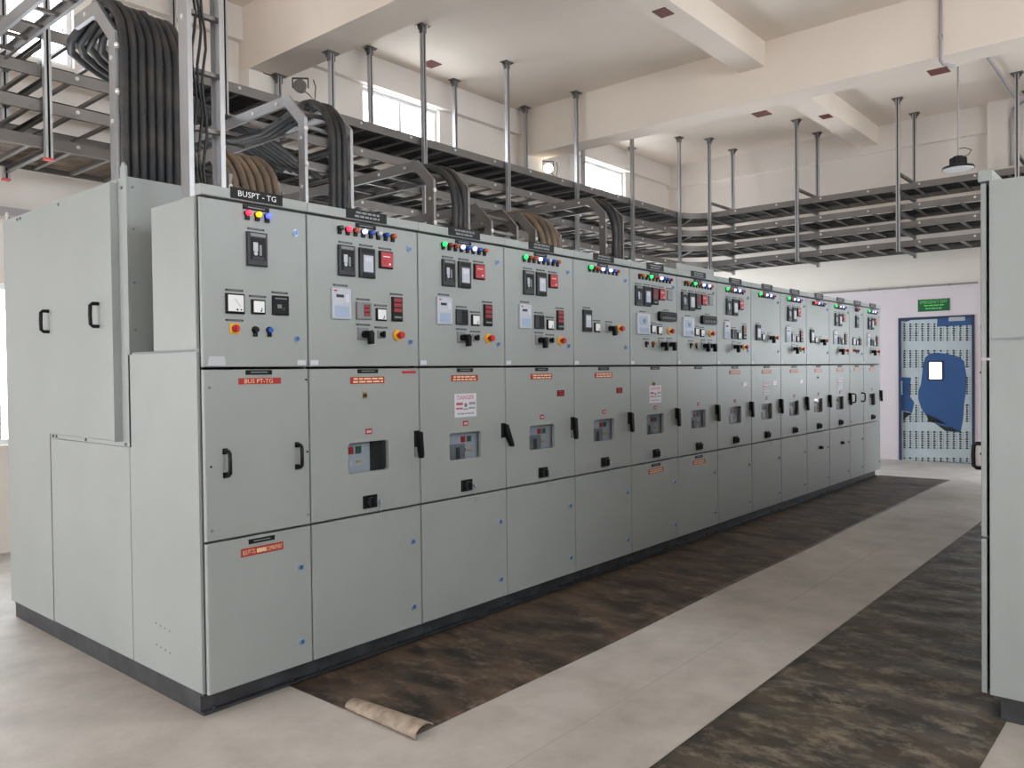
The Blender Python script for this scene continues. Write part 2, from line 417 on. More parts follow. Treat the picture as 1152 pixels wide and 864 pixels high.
# ---- blue exit door in the far wall
dr = struct(part('door_1', MB().box(XE+0.02, XE+0.07, DOOR[0]+0.04, DOOR[1]-0.04, 0.003, DOOR[3]-0.04), 'doorblue'))
fr = MB()
fr.box(XE-0.012, XE+0.1, DOOR[1]-0.04, DOOR[1], 0, DOOR[3]).box(XE-0.012, XE+0.1, DOOR[0], DOOR[0]+0.04, 0, DOOR[3])
fr.box(XE-0.012, XE+0.1, DOOR[0]+0.04, DOOR[1]-0.04, DOOR[3]-0.04, DOOR[3])
part('door_frame', fr, 'doorframe', dr)
XD = XE+0.018
cA = lambda x, y: (1005+x/8.64, 330+y/8.64)
cB = lambda x, y: (1005+x/8.64, 425+y/8.64)
def yz(p): q = on(0, XD, *p); return (q.y, q.z)
outer = [cA(62, 268), cA(130, 275), cA(180, 258), cA(300, 250), cA(428, 240), cA(424, 325), cA(560, 318), cA(700, 312), cA(772, 308),
         cA(770, 420), cA(776, 600), cA(766, 800), cB(770, 150), cB(766, 400), cB(772, 600), cB(768, 828), cB(500, 816), cB(60, 798),
         cB(62, 560), cB(62, 316), cB(130, 325), cB(182, 345), cB(195, 290), cB(204, 240), cB(165, 185), cB(160, 100), cB(172, 20), cA(172, 818), cA(62, 815), cA(60, 600)]
hole = [cA(280, 780), cA(288, 690), cA(312, 620), cA(350, 588), cA(440, 578), cA(530, 588), cA(640, 618), cA(690, 660), cA(698, 720), cA(712, 800),
        cB(712, 60), cB(704, 150), cB(690, 250), cB(680, 400), cB(655, 528), cB(510, 518), cB(400, 440), cB(345, 425), cB(322, 370), cB(272, 300), cB(243, 210), cB(243, 130), cB(268, 60)]
film = [[Vector((XD, *yz(p))) for p in outer], [Vector((XD, *yz(p))) for p in hole]]
tri = tessellate_polygon(film)
fv = film[0]+film[1]
part('torn_film', MB().add(fv, [tuple(t) for t in tri]).add([v+Vector((0.001, 0, 0)) for v in fv], [tuple(t)[::-1] for t in tri]), 'film', dr)
crump = MB(); XC = XD-0.012
cr = [cB(322, 352), cB(345, 425), cB(400, 440), cB(510, 518), cB(655, 528), cB(540, 470), cB(430, 400)]
crv = [Vector((XC-0.02*math.sin(i*2.1), *yz(p))) for i, p in enumerate(cr)]
crump.add(crv, [(0, 1, 6), (1, 2, 6), (2, 5, 6), (2, 3, 5), (3, 4, 5)])
cr2 = [cB(100, 328), cB(182, 345), cB(140, 375), cB(98, 402)]
crump.add([Vector((XC, *yz(p))) for p in cr2], [(0, 1, 2, 3)])
part('crumpled_film', crump, 'dark', dr)
def inside(p, poly):
    c = False; n_ = len(poly)
    for i in range(n_):
        (x1, y1), (x2, y2) = poly[i], poly[i-1]
        if (y1 > p[1]) != (y2 > p[1]) and p[0] < (x2-x1)*(p[1]-y1)/(y2-y1)+x1: c = not c
    return c
pr = MB(); rg = random.Random(3)
cols = [108, 165, 222, 282, 340, 400, 462, 525, 588, 652, 716]
rows = [(363.6, 383.8), (393.7, 413.8), (424, 444.2), (455, 474), (485, 505), (514.7, 518)]
for ci, cx in enumerate(cols):
    for (r0, r1) in rows:
        sk = (ci-5)*0.12; k = r0
        while k < r1-0.5:
            p = (1005+cx/8.64, k+1+sk*(0.35 if r0 > 480 else -0.15)*2)
            if inside(p, outer) and not inside(p, hole):
                q = on(0, XD-0.0015, *p); wy, wz = 0.019*rg.uniform(0.75, 1.1), 0.013
                pr.add([(XD-0.0015, q.y-wy, q.z-wz), (XD-0.0015, q.y+wy, q.z-wz), (XD-0.0015, q.y+wy*rg.uniform(.5, 1), q.z+wz), (XD-0.0015, q.y-wy*rg.uniform(.5, 1), q.z+wz)], [(0, 1, 2, 3)])
                q2 = q.y-0.038
                pr.add([(XD-0.0015, q2-0.005, q.z-wz), (XD-0.0015, q2+0.003, q.z-wz), (XD-0.0015, q2+0.003, q.z+wz*.4), (XD-0.0015, q2-0.005, q.z+wz*.4)], [(0, 1, 2, 3)])
            k += 2.55
part('film_print', pr, 'print', dr)
a, b = yz(cA(350, 672)), yz(cA(470, 832))
part('vision_panel_frame', MB().box(XD-0.004, XD+0.03, b[0]-0.035, a[0]+0.03, b[1]-0.03, a[1]+0.03), 'doorframe', dr)
M['vision'] = mat('daylit_pane', (240, 245, 255), 0.3, emit=(240, 246, 255), estr=1.6)  # pane glows to stand in for daylight behind it
part('vision_panel', MB().box(XD-0.008, XD, b[0], a[0], b[1], a[1]), 'vision', dr)
a, b = yz(cA(545, 235)), yz(cA(700, 265))
part('door_closer', MB().box(XD-0.05, XD, b[0], a[0], b[1], a[1]), 'lightgrey', dr)
a, b = yz(cB(82, 30)), yz(cB(96, 165))
part('door_handle', MB().box(XD-0.05, XD-0.03, b[0], a[0], b[1], a[1]).box(XD-0.03, XD+0.01, b[0], a[0], a[1]-0.02, a[1]).box(XD-0.03, XD+0.01, b[0], a[0], b[1], b[1]+0.02), 'chrome', dr)
# ---- exit sign on the wall over the door
sg = thing('exit_sign', 'green emergency exit sign on the wall above the blue door', 'sign', (XE, -0.176, 2.43), -math.pi/2)
part('sign_board', MB().slab(-0.233, 0.233, -0.012, 0, 0, 0.195, 0.002), 'signgreen', sg)
t = MB(); letter(t, 'EMERGENCY EXIT', 0, -0.0135, 0.150, 0.40, 0.048)
blur_lines(t, 0, -0.0135, 0.095, 0.30, 0.034, 1, seed=5); blur_lines(t, 0, -0.0135, 0.045, 0.26, 0.036, 1, seed=9)
part('lettering', t, 'signtext', sg)

# ------------------------------------------------------------------ switchgear panels
W = [.5625]+[.75]*11+[.5625, .75]
EX = [0.0]
for w in W: EX.append(EX[-1]+w)
Z0, Z1, Z2, Z3, Z4 = 0.104, 0.792, 1.579, 2.352, 2.404
YD, YLV, YBX, YR = 0.022, 0.44, 0.70, 2.46
T = 0.004
BODY, DOORS = {}, {}
def body_mesh(w):
    if w in BODY: return BODY[w]
    m = MB(); y = 0.034; a, b = 0.001, w-0.001
    for x0, x1 in ((a, a+T), (b-T, b)):
        m.box(x0, x1, y, YR, Z0, 1.662).box(x0, x1, y, YLV, 1.666, Z3).box(x0, x1, YBX, YR, 1.666, 2.546)
    m.box(a+T, b-T, YR-T, YR, Z0, 2.546).box(a+T, b-T, y, YR-T, Z0, Z0+T)
    m.box(a, b, y, YR, 1.658, 1.666).box(a+T, b-T, y, YR-T, Z1-T, Z1)
    m.box(a+T, b-T, YLV-T, YLV, 1.666, Z3).box(a, b, y, YLV, Z3-T, Z3)
    m.box(a+T, b-T, YBX, YBX+T, 1.666, 2.546).box(a, b, YBX, YR, 2.546, 2.55)
    m.box(a+T, b-T, y+0.35, y+0.354, Z0+T, Z1-T, 1)
    me = m.mesh('body', ['panel', 'panel_in']); BODY[w] = me; return me
def door_mesh(kind, w):
    k = (kind, w)
    if k in DOORS: return DOORS[k]
    a, b = 0.0035, w-0.0035; m = MB()
    if kind == 'up': m.slab(a, b, 0, YD, Z2+0.006, Z3-0.006)
    elif kind == 'low': m.slab(a, b, 0, YD, Z0, Z1-0.005)
    elif kind == 'mid': m.slab(a, b, 0, YD, Z1+0.005, Z2-0.006)
    else:
        x0, x1, z0, z1, r = WIN; zz0, zz1 = Z1+0.005, Z2-0.006; c = 0.004
        # chamfered rim
        m.add([(a+c,0,zz0+c),(b-c,0,zz0+c),(b-c,0,zz1-c),(a+c,0,zz1-c),(a,c,zz0),(b,c,zz0),(b,c,zz1),(a,c,zz1),(a,YD,zz0),(b,YD,zz0),(b,YD,zz1),(a,YD,zz1)],
              [(0,4,5,1),(1,5,6,2),(2,6,7,3),(3,7,4,0),(4,8,9,5),(5,9,10,6),(6,10,11,7),(7,11,8,4)])
        for y, flip in ((0, False), (YD, True)):
            q = [((a+c,zz0+c),(b-c,zz0+c),(b-c,z0),(a+c,z0)), ((a+c,z1),(b-c,z1),(b-c,zz1-c),(a+c,zz1-c)), ((a+c,z0),(x0,z0),(x0,z1),(a+c,z1)), ((x1,z0),(b-c,z0),(b-c,z1),(x1,z1))]
            for g in q: m.add([(p[0], y, p[1]) for p in g], [(0, 1, 2, 3)])
        loop = []
        for cx, cz, t0, ex, ez in ((x1-r, z1-r, 0, x1, z1), (x0+r, z1-r, 90, x0, z1), (x0+r, z0+r, 180, x0, z0), (x1-r, z0+r, 270, x1, z0)):
            arc = [(cx+r*math.cos(math.radians(t0+k*22.5)), cz+r*math.sin(math.radians(t0+k*22.5))) for k in range(5)]
            loop += arc
            m.add([(ex, 0, ez)]+[(p[0], 0, p[1]) for p in arc], [(0, k+1, k+2) for k in range(4)])
        n_ = len(loop)
        m.add([(p[0], 0, p[1]) for p in loop]+[(p[0], YD, p[1]) for p in loop], [(i, (i+1) % n_, (i+1) % n_+n_, i+n_) for i in range(n_)], 0)
    me = m.mesh(kind+'_door', ['panel']); DOORS[k] = me; return me
WIN = (0.236, 0.512, 1.019, 1.182, 0.018)

P = {}   # shared instrument meshes, origin on the door face
FLAT = ('relay', 'meter', 'annunciator', 'protection', 'display', 'energy', 'test_device')
def dev(key, mb, mats, smooth=False):
    if key.startswith(FLAT): mb.v = [(v[0], v[1]*.6, v[2]) for v in mb.v]
    P[key] = mb.mesh(key, mats, smooth)
for c in ('red', 'redlit', 'orange', 'white', 'whitelit', 'blue', 'bluelit', 'green', 'greenlit', 'yellow', 'yellowlit'):
    m = MB().cyl((0, 0, 0), (0, -0.012, 0), 0.0145, 12, 0).cyl((0, -0.012, 0), (0, -0.026, 0), 0.013, 12, 1).dome((0, -0.026, 0), (0, -1, 0), 0.013, 12, 1, 0.6)
    m.box(-0.011, 0.011, -0.010, 0, -0.030, -0.012, 0)
    dev('lamp_'+c, m, ['black', 'l_'+c])
def framed(w, h, d, fr):   # bezel box
    return MB().slab(-w/2, w/2, -d, 0, -h/2, h/2, 0.005, 0)
m = framed(.104, .158, .030, 0); m.box(-.040, .040, -.032, -.029, -.052, .052, 1).box(-.040, .040, -.033, -.031, .058, .072, 2).box(-.026, -.002, -.034, -.031, -.012, .030, 3).box(.006, .018, -.034, -.031, -.03, .02, 2).box(-.03, .03, -.034, -.031, -.05, -.036, 4)
m.cyl((-.014, -.033, -.022), (-.014, -.036, -.022), .010, 10, 3)
dev('relay_a', m, ['dark', 'black', 'mid', 'lightgrey', 'dark'])
m = framed(.104, .158, .030, 0); m.box(-.031, .034, -.032, -.029, -.048, .040, 1).box(-.040, .040, -.033, -.029, .050, .072, 2).box(-.040, .040, -.033, -.029, -.072, -.056, 2).box(-.024, .024, -.0335, -.031, .005, .03, 3)
dev('relay_b', m, ['dark', 'lightgrey', 'black', 'sticker'])
m = framed(.093, .093, .028, 0); m.box(-.040, .040, -.031, -.027, -.040, .040, 1).box(-.028, .02, -.032, -.030, .014, .018, 2).cyl((-.012, -.031, -.012), (-.012, -.034, -.012), .013, 12, 3).cyl((.018, -.031, -.024), (.018, -.033, -.024), .006, 8, 2)
dev('relay_red', m, ['black', 'red', 'white', 'labelred'])
m = framed(.092, .137, .030, 0); m.box(-.038, .038, -.032, -.028, -.03, .060, 1).box(-.02, .02, -.032, -.029, -.056, -.046, 2)
dev('annunciator', m, ['black', 'darkred', 'mid'])
m = framed(.122, .160, .022, 0); m.box(-.036, .012, -.024, -.021, .032, .047, 1).box(-.046, .046, -.0235, -.021, -.07, -.012, 2).box(-.05, -.03, -.0235, -.021, .062, .070, 3).box(.022, .046, -.0235, -.021, .01, .05, 4)
for q in range(5): m.cyl((-.03+q*.015, -.022, -.002), (-.03+q*.015, -.026, -.002), .004, 6, 4)
dev('protection_relay', m, ['lightgrey', 'dark', 'paleblue', 'red', 'sticker'])
m = framed(.20, .168, .026, 0); m.box(-.07, .045, -.028, -.024, -.01, .06, 2).cyl((.0, -.028, .022), (.0, -.031, .022), .018, 12, 1).box(-.07, .07, -.028, -.024, -.07, -.03, 2).box(.058, .09, -.028, -.024, -.07, .07, 3)
dev('protection_relay_large', m, ['lightgrey', 'mid', 'paleblue', 'sticker'])
m = framed(.098, .092, .026, 0); m.box(-.006, .034, -.028, -.025, -.028, .034, 1)
for q in (-.018, .004, .026): m.box(-.002, .030, -.0285, -.026, q-.006, q+.006, 2)
dev('display_lit', m, ['mid', 'darkred', 'redlit'])
m = framed(.098, .092, .026, 0); m.box(-.010, .040, -.028, -.025, -.036, .038, 1)
dev('display_dark', m, ['dark', 'black'])
m = framed(.071, .068, .022, 0); m.box(-.028, .028, -.024, -.020, -.026, .027, 1).box(.012, .016, -.025, -.023, -.018, -.004, 0).cyl((.010, -.023, -.020), (.010, -.026, -.020), .004, 8, 0)
dev('meter', m, ['black', 'white'])
m = framed(.093, .092, .022, 0); m.box(-.039, .039, -.024, -.020, -.036, .039, 1).add([(.02, -.0245, -.012), (.023, -.0245, -.012), (-.006, -.0245, .024), (-.008, -.0245, .023)], [(0, 1, 2, 3)], 2).cyl((.006, -.023, -.028), (.006, -.026, -.028), .005, 8, 0).cyl((.026, -.023, -.028), (.026, -.026, -.028), .004, 8, 0)
dev('meter_large', m, ['black', 'white', 'mid'])
m = framed(.074, .134, .024, 0); 
for q in (-.006, .022, .050): m.box(-.028, .028, -.026, -.023, q-.010, q+.010, 1)
m.box(-.026, .026, -.0255, -.023, -.050, -.040, 2)
dev('energy_meter', m, ['black', 'redlit', 'mid'])
m = framed(.088, .093, .024, 0); m.box(-.034, .03, -.026, -.023, .030, .035, 1).box(-.022, .0, -.026, -.023, -.014, .004, 1).cyl((.012, -.024, -.016), (.012, -.027, -.016), .009, 10, 2)
dev('test_device', m, ['black', 'mid', 'dark'])
m = MB().slab(-.04, .034, -.008, 0, -.030, .036, .003, 0).cyl((0, -.008, 0), (0, -.030, 0), .020, 12, 1).prism([(-.010, .014), (.014, .020), (.026, .006), (.024, -.052), (.004, -.054), (.000, -.012)], 1, -.062, -.030, 1)
dev('control_switch', m, ['mid', 'black'])
m = MB().slab(-.026, .026, -.006, 0, -.022, .022, .002, 0).cyl((0, -.006, 0), (0, -.024, 0), .015, 12, 1).box(-.005, .005, -.034, -.022, -.017, .017, 1)
dev('selector_switch', m, ['mid', 'black'])
m = MB().cyl((0, 0, 0), (0, -.010, 0), .031, 16, 0).cyl((0, -.010, 0), (0, -.026, 0), .010, 10, 1).cyl((.004, -.026, 0), (.004, -.044, 0), .020, 14, 1, .018)
dev('trip_button', m, ['yellow', 'red'])
m = MB().slab(-.025, .025, -.006, 0, -.024, .024, .002, 0).cyl((0, -.006, 0), (0, -.020, 0), .017, 12, 1).box(-.005, .005, -.032, -.018, -.016, .016, 1)
dev('rotary_switch', m, ['yellow', 'red'])
for nm, c in (('black', 'black'), ('blue', 'l_blue'), ('darkred', 'darkred'), ('orange', 'l_orange')):
    m = MB().cyl((0, 0, 0), (0, -.008, 0), .017, 12, 0).cyl((0, -.008, 0), (0, -.020, 0), .013, 12, 1).box(-.010, .010, -.008, 0, -.032, -.014, 0)
    dev('push_button_'+nm, m, ['black', c])
m = MB().prism([(-.14, -.024), (-.126, -.038), (.126, -.038), (.14, -.024), (.14, .024), (.126, .038), (-.126, .038), (-.14, .024)], 1, -.030, 0, 0)
for q in range(8): m.cyl((-.098+q*.028, -.030, .012), (-.098+q*.028, -.036, .012), .008, 8, 1).box(-.104+q*.028, -.092+q*.028, -.034, -.030, -.022, -.006, 2)
dev('test_terminal_block', m, ['black', 'dark', 'mid'])
m = MB().slab(-.039, .039, -.014, 0, -.042, .042, .003, 0); dev('aux_relay', m, ['mid'])
m = MB().cyl((0, 0, 0), (0, -.006, 0), .018, 14, 0, .016).cyl((0, -.006, 0), (0, -.010, 0), .013, 12, 1).box(-.002, .002, -.0105, -.009, -.007, .007, 2)
dev('quarter_turn_lock', m, ['chrome', 'lockblue', 'dark'])
m = MB().tube([(-.012, 0, .055), (-.012, -.030, .055), (-.012, -.042, .045), (-.012, -.044, 0), (-.012, -.042, -.045), (-.012, -.030, -.055), (-.012, 0, -.055)], .009, 8, 0).box(-.024, .0, -.004, 0, .042, .068, 0).box(-.024, .0, -.004, 0, -.068, -.042, 0)
dev('pull_handle', m, ['black'], True)
m = MB().slab(-.020, .016, -.010, 0, -.015, .078, .003, 0).prism([(-.016, .076), (.016, .070), (.026, -.060), (.020, -.078), (.004, -.078), (-.008, -.010)], 1, -.036, -.010, 0).box(-.020, .0, -.010, 0, -.07, -.015, 1)
dev('swing_handle', m, ['black', 'mid'])
m = MB().slab(-.020, .016, -.010, 0, -.015, .078, .003, 0).prism([(-.012, .074), (.014, .068), (.070, -.066), (.064, -.078), (.050, -.074), (-.006, .020)], 1, -.036, -.010, 0)
dev('swing_handle_open', m, ['black'])
m = MB().slab(-.046, .046, -.012, 0, -.034, .034, .003, 0).cyl((0, -.012, 0), (0, -.030, 0), .026, 16, 1).box(-.010, .010, -.042, -.028, -.022, .022, 0).cyl((.026, -.012, -.022), (.026, -.015, -.022), .004, 6, 2)
dev('breaker_knob', m, ['black', 'dark', 'mid'])
m = MB().cyl((0, 0, .05), (0, -.012, .05), .010, 10, 0); m.tube([(0, -.010, .045), (-.006, -.012, .01), (-.002, -.012, -.02), (-.008, -.012, -.055)], .0025, 5, 1)
dev('key_chain', m, ['chrome', 'chrome'])
m = MB().slab(-.012, .016, -.004, 0, -.016, .016, .001, 0).cyl((.002, -.004, 0), (.002, -.012, 0), .009, 10, 1)
dev('keyhole', m, ['brass', 'dark'])
m = MB().slab(-.045, .045, -.003, 0, -.0045, .0045, .0008, 0).box(-.036, .036, -.0034, -.0028, -.0012, .0014, 1)
dev('device_label', m, ['dark', 'mid'])
m = MB().slab(-.0695, .0695, -.004, 0, -.011, .011, .001, 0).box(-.045, .045, -.0045, -.0035, -.002, .003, 1)
dev('door_label', m, ['black', 'mid'])
for k in range(3):
    m = MB().slab(-.137, .137, -.004, 0, -.026, .026, .001, 0); blur_lines(m, 0, -.0046, 0, .17, .040, 2, 1, seed=20+k)
    dev('nameplate_%d' % k, m, ['black', 'mid'])
    m = MB().slab(-.116, .116, -.002, 0, -.0185, .0185, .0005, 0); blur_lines(m, 0, -.0026, 0, .21, .032, 2, 1, seed=40+k)
    dev('warning_label_%d' % k, m, ['labelred', 'cream'])
m = MB().slab(-.137, .137, -.004, 0, -.026, .026, .001, 0); letter(m, 'BUSPT - TG', 0, -.0046, 0, .200, .026, 1); dev('nameplate_bus', m, ['black', 'white'])
m = MB().slab(-.113, .113, -.002, 0, -.0145, .0145, .0005, 0); letter(m, 'BUS PT-TG', -.008, -.0026, 0, .15, .020, 1); dev('warning_label_bus', m, ['labelred', 'cream'])
m = MB().slab(-.113, .113, -.002, 0, -.019, .019, .0005, 0); letter(m, 'BUS PT-TG', -.072, -.0026, 0, .064, .022, 1); blur_lines(m, -.008, -.0026, 0, .052, .036, 1, 1, seed=61); letter(m, 'COMPARTMENT', .064, -.0026, 0, .084, .022, 1); dev('warning_label_low', m, ['labelred', 'cream'])
m = MB().slab(-.022, .022, -.002, 0, -.015, .015, .0005, 0).box(-.013, -.004, -.0026, -.0018, -.007, .006, 1).box(.0, .004, -.0026, -.0018, -.007, .006, 1).box(.007, .014, -.0026, -.0018, -.007, .006, 1)
dev('red_tag', m, ['labelred', 'sticker'])
m = MB().slab(-.040, .040, -.002, 0, -.021, .021, .0005, 0); blur_lines(m, 0, -.0026, 0, .06, .034, 3, 1, seed=11); dev('dark_red_notice', m, ['darkred', 'red'])
m = MB().slab(-.095, .095, -.002, 0, -.071, .071, .0005, 0); letter(m, 'DANGER', 0, -.0026, .048, .145, .026, 1)
blur_lines(m, -.055, -.0026, .010, .06, .03, 1, 2, 3); blur_lines(m, .055, -.0026, .010, .06, .03, 1, 3, 4); blur_lines(m, -.055, -.0026, -.018, .06, .018, 1, 1, 5); blur_lines(m, .055, -.0026, -.018, .06, .02, 1, 3, 6); blur_lines(m, 0, -.0026, -.05, .16, .014, 1, 3, 7)
m.cyl((.0, -.002, .0), (.0, -.0026, .0), .014, 10, 3).prism([(-.02, -.022), (.02, -.030), (.02, -.026), (-.02, -.018)], 1, -.0026, -.002, 3).prism([(-.02, -.030), (.02, -.022), (.02, -.018), (-.02, -.026)], 1, -.0026, -.002, 3)
dev('danger_notice', m, ['signwhite', 'red', 'labelred', 'mid'])
m = MB().slab(-.0235, .0235, -.001, 0, -.0125, .0125, .0003, 0); dev('sticker', m, ['sticker'])
m = MB()
for q in range(5): m.box(-.045+q*.002, .044-q*.001, -.001, 0, -.019+q*.0085, -.014+q*.0085, 0)
dev('striped_sticker', m, ['sticker'])
m = MB().slab(-.052, .052, -.001, 0, -.007, .007, .0003, 0); dev('red_strip', m, ['red'])
m = MB().cyl((0, 0, 0), (0, -.006, 0), .007, 6, 0); dev('screw', m, ['mid'])
m = MB().cyl((0, 0, 0), (0, -.006, 0), .005, 6, 0); dev('dark_screw', m, ['black'])
m = MB().slab(-.034, .034, -.006, 0, -.02, .02, .002, 0).cyl((0, -.006, 0), (0, -.035, 0), .018, 10, 0); dev('low_knob', m, ['black'])
# circuit breaker seen through the viewing window (origin at window centre, back from the door)
m = MB().slab(-.20, .26, .05, .40, -.20, .20, .004, 0).box(-.20, .03, .035, .05, -.20, .01, 4)
m.box(.010, .042, .042, .05, .018, .052, 1).box(.062, .092, .042, .05, .018, .052, 2).box(.012, .042, .042, .05, -.045, -.02, 3).box(.062, .10, .042, .05, -.04, -.030, 5).box(-.05, -.02, .03, .036, -.2, -.01, 3)
dev('breaker', m, ['lightgrey', 'red', 'green', 'dark', 'mid', 'yellow'])
m = MB().slab(-.20, .05, .05, .40, -.20, .20, .004, 0).box(-.104, -.070, .042, .05, .018, .056, 1).box(-.050, -.016, .042, .05, .018, .056, 2).box(-.100, -.076, .044, .05, -.05, -.02, 3).box(-.050, -.014, .044, .05, -.03, -.022, 4).box(.05, .26, .12, .40, -.2, .2, 5)
dev('breaker_shifted', m, ['lightgrey', 'red', 'green', 'sticker', 'yellow', 'dark'])

def at(key, parent, u, z, name=None, y=0.0):
    nm = name or {'lamp': 'indicator_lamp', 'push': 'push_button', 'nameplate': 'nameplate', 'warning': 'warning_label', 'breaker': key}.get(key.split('_')[0], key)
    return put(nm, P[key], parent, (u, y, z))
PLINTH, CORN = {}, {}
def panel_common(t, w, kind, low_light=False):
    put('body', body_mesh(w), t)
    if w not in PLINTH:
        m = MB(); m.box(0, w, .075, .085, 0, .10).box(0, w, .045, 2.44, .088, .102).box(0, w, .045, .085, 0, .014)
        for bx in (.1*w, .85*w): m.cyl((bx, .062, .014), (bx, .062, .026), .009, 6)
        m.box(0, w, 2.42, 2.43, 0, .1).box(0, .01, .085, 2.42, 0, .088).box(w-.01, w, .085, 2.42, 0, .088)
        PLINTH[w] = m.mesh('plinth', ['plinth'])
        CORN[w] = MB().slab(.0005, w-.0005, -.010, .045, Z3+.004, Z4, .003).mesh('cornice', ['panel'])
    put('plinth', PLINTH[w], t); put('cornice', CORN[w], t)
    up = put('upper_door', door_mesh('up', w), t)
    mid = put('middle_door', door_mesh('win' if kind != 'pt' else 'mid', w), t)
    low = put('lower_door', door_mesh('low', w), t)
    return up, mid, low
def named(key, up, u, z, h, lw=True):
    at(key, up, u, z)
    if lw: at('device_label', up, u, z+h/2+.016)
LAMPS8 = ['green', 'red', 'orange', 'whitelit', 'blue', 'white', 'blue', 'orange']
def build_panel(i, origin, rz, label, kind, lamps, mid_opts='', low_opts='', plate_key=None, w=None, group='panels of the long switchgear row', full=True):
    t = thing('switchgear_panel', label, 'switchgear panel', origin, rz, group)
    up, mid, low = panel_common(t, w, kind)
    c = w/2
    at(plate_key or 'nameplate_%d' % (i % 3), t, c, 2.387, y=-.010)
    lock = w-.068
    for z in (2.243, 1.723): at('quarter_turn_lock', up, lock, z)
    for z in (.591, .220): at('quarter_turn_lock', low, lock, z)
    at('door_label', up, c, 2.332)
    at('door_label', mid, c, 1.559)
    at('sticker', up, .035 if kind != 'pt' else w-.042, 1.605)
    n_ = len(lamps)
    if kind == 'pt':
        for k, l in enumerate(lamps): at('lamp_'+l, up, .232+.0525*k, 2.303)
        named('relay_a', up, .278, 2.139, .158); named('meter_large', up, .161, 1.877, .092); named('meter', up, .281, 1.868, .068); named('test_device', up, .402, 1.881, .093)
        named('rotary_switch', up, .159, 1.762, .045); at('push_button_black', up, .264, 1.760); at('push_button_blue', up, .340, 1.760)
        for u in (.112, .497): at('pull_handle', mid, u, 1.145)
        for z, k in ((1.492, 'screw'), (1.135, 'dark_screw'), (.845, 'screw')): at(k, mid, .030, z)
        for z, k in ((1.520, 'dark_screw'), (1.160, 'dark_screw'), (.845, 'screw')): at(k, mid, w-.018, z)
        at('warning_label_bus' if plate_key == 'nameplate_bus' else 'warning_label_1', mid, c+.006, 1.518)
    else:
        u0 = .20 if n_ == 8 else .14
        for k, l in enumerate(lamps): at('lamp_'+l, up, u0+(.0515 if n_ == 8 else .054)*k, 2.301)
        if kind == 'feeder':
            named('relay_a', up, .239, 2.136, .158); named('relay_b', up, .375, 2.136, .158); named('relay_red', up, .507, 2.166, .093)
            named('protection_relay', up, .202, 1.910, .16); named('display_lit' if 'L' in mid_opts else 'display_dark', up, .350, 1.880, .092)
            named('meter', up, .470, 1.866, .068); named('energy_meter', up, .584, 1.901, .134)
            named('control_switch', up, .349, 1.756, .07); named('selector_switch', up, .471, 1.758, .044); at('trip_button', up, .585, 1.757)
        elif kind == 'coupler':
            named('relay_b', up, .160, 1.910, .158); named('meter', up, .288, 1.866, .068); named('control_switch', up, .450, 1.862, .07); at('trip_button', up, .588, 1.866)
        else:
            named('relay_a', up, .123, 2.138, .158); named('relay_b', up, .253, 2.140, .158); named('annunciator', up, .372, 2.149, .137); named('relay_red', up, .484, 2.169, .093); named('aux_relay', up, .617, 2.171, .084)
            named('protection_relay_large', up, .189, 1.915, .168); named('test_terminal_block', up, .561, 1.990, .077); named('meter', up, .345, 1.879, .068); named('meter', up, .450, 1.871, .068)
            at('trip_button', up, .614, 1.869); named('push_button_darkred', up, .239, 1.762, .035); at('push_button_orange', up, .343, 1.762)
            named('control_switch', up, .475, 1.756, .07); named('control_switch', up, .612, 1.758, .07)
        # middle door
        if kind != 'incomer' or 'W' in mid_opts: at('warning_label_%d' % (i % 3), mid, .373, 1.511)
        at('breaker_shifted' if 'S' in mid_opts else 'breaker', t, .374, 1.10, 'breaker')
        x0, x1, z0, z1, r = WIN
        put('viewing_pane', PANE, mid)
        at('red_tag', mid, .375, 1.236); at('breaker_knob', mid, .375, .859); at('key_chain', mid, .444, .80)
        if 'D' in mid_opts: at('danger_notice', mid, .377, 1.346)
        if 'R' in mid_opts: at('dark_red_notice', mid, .588, 1.391)
        if 'K' in mid_opts: at('keyhole', mid, .349, 1.431)
        if 'T' in mid_opts: at('red_strip', mid, .671, 1.551)
        if 'H' not in mid_opts: at('swing_handle_open' if 'O' in mid_opts else 'swing_handle', mid, .722, 1.140, 'swing_handle')
    if 'l' in low_opts: at('door_label', low, c, .764); at('warning_label_low' if kind == 'pt' else 'warning_label_2', low, c+.004, .717)
    if 'k' in low_opts: at('low_knob', low, .425, .60, 'knob')
    return t
_w = WIN
PANE = MB().box(_w[0]-.01, _w[1]+.01, YD+.001, YD+.004, _w[2]-.01, _w[3]+.01).mesh('viewing_pane', ['glass'])
G8 = ['greenlit']+LAMPS8[1:]
def lamps8(first, white2='white'): l = list(LAMPS8); l[0] = first; l[5] = white2; return l
L10 = ['red', 'yellow', 'green', 'greenlit', 'red', 'red', 'whitelit', 'blue', 'blue', 'red']
L10b = ['red', 'yellow', 'green', 'greenlit', 'red', 'red', 'whitelit', 'blue', 'whitelit', 'orange']
rl = list(LAMPS8); rl[1] = 'redlit'
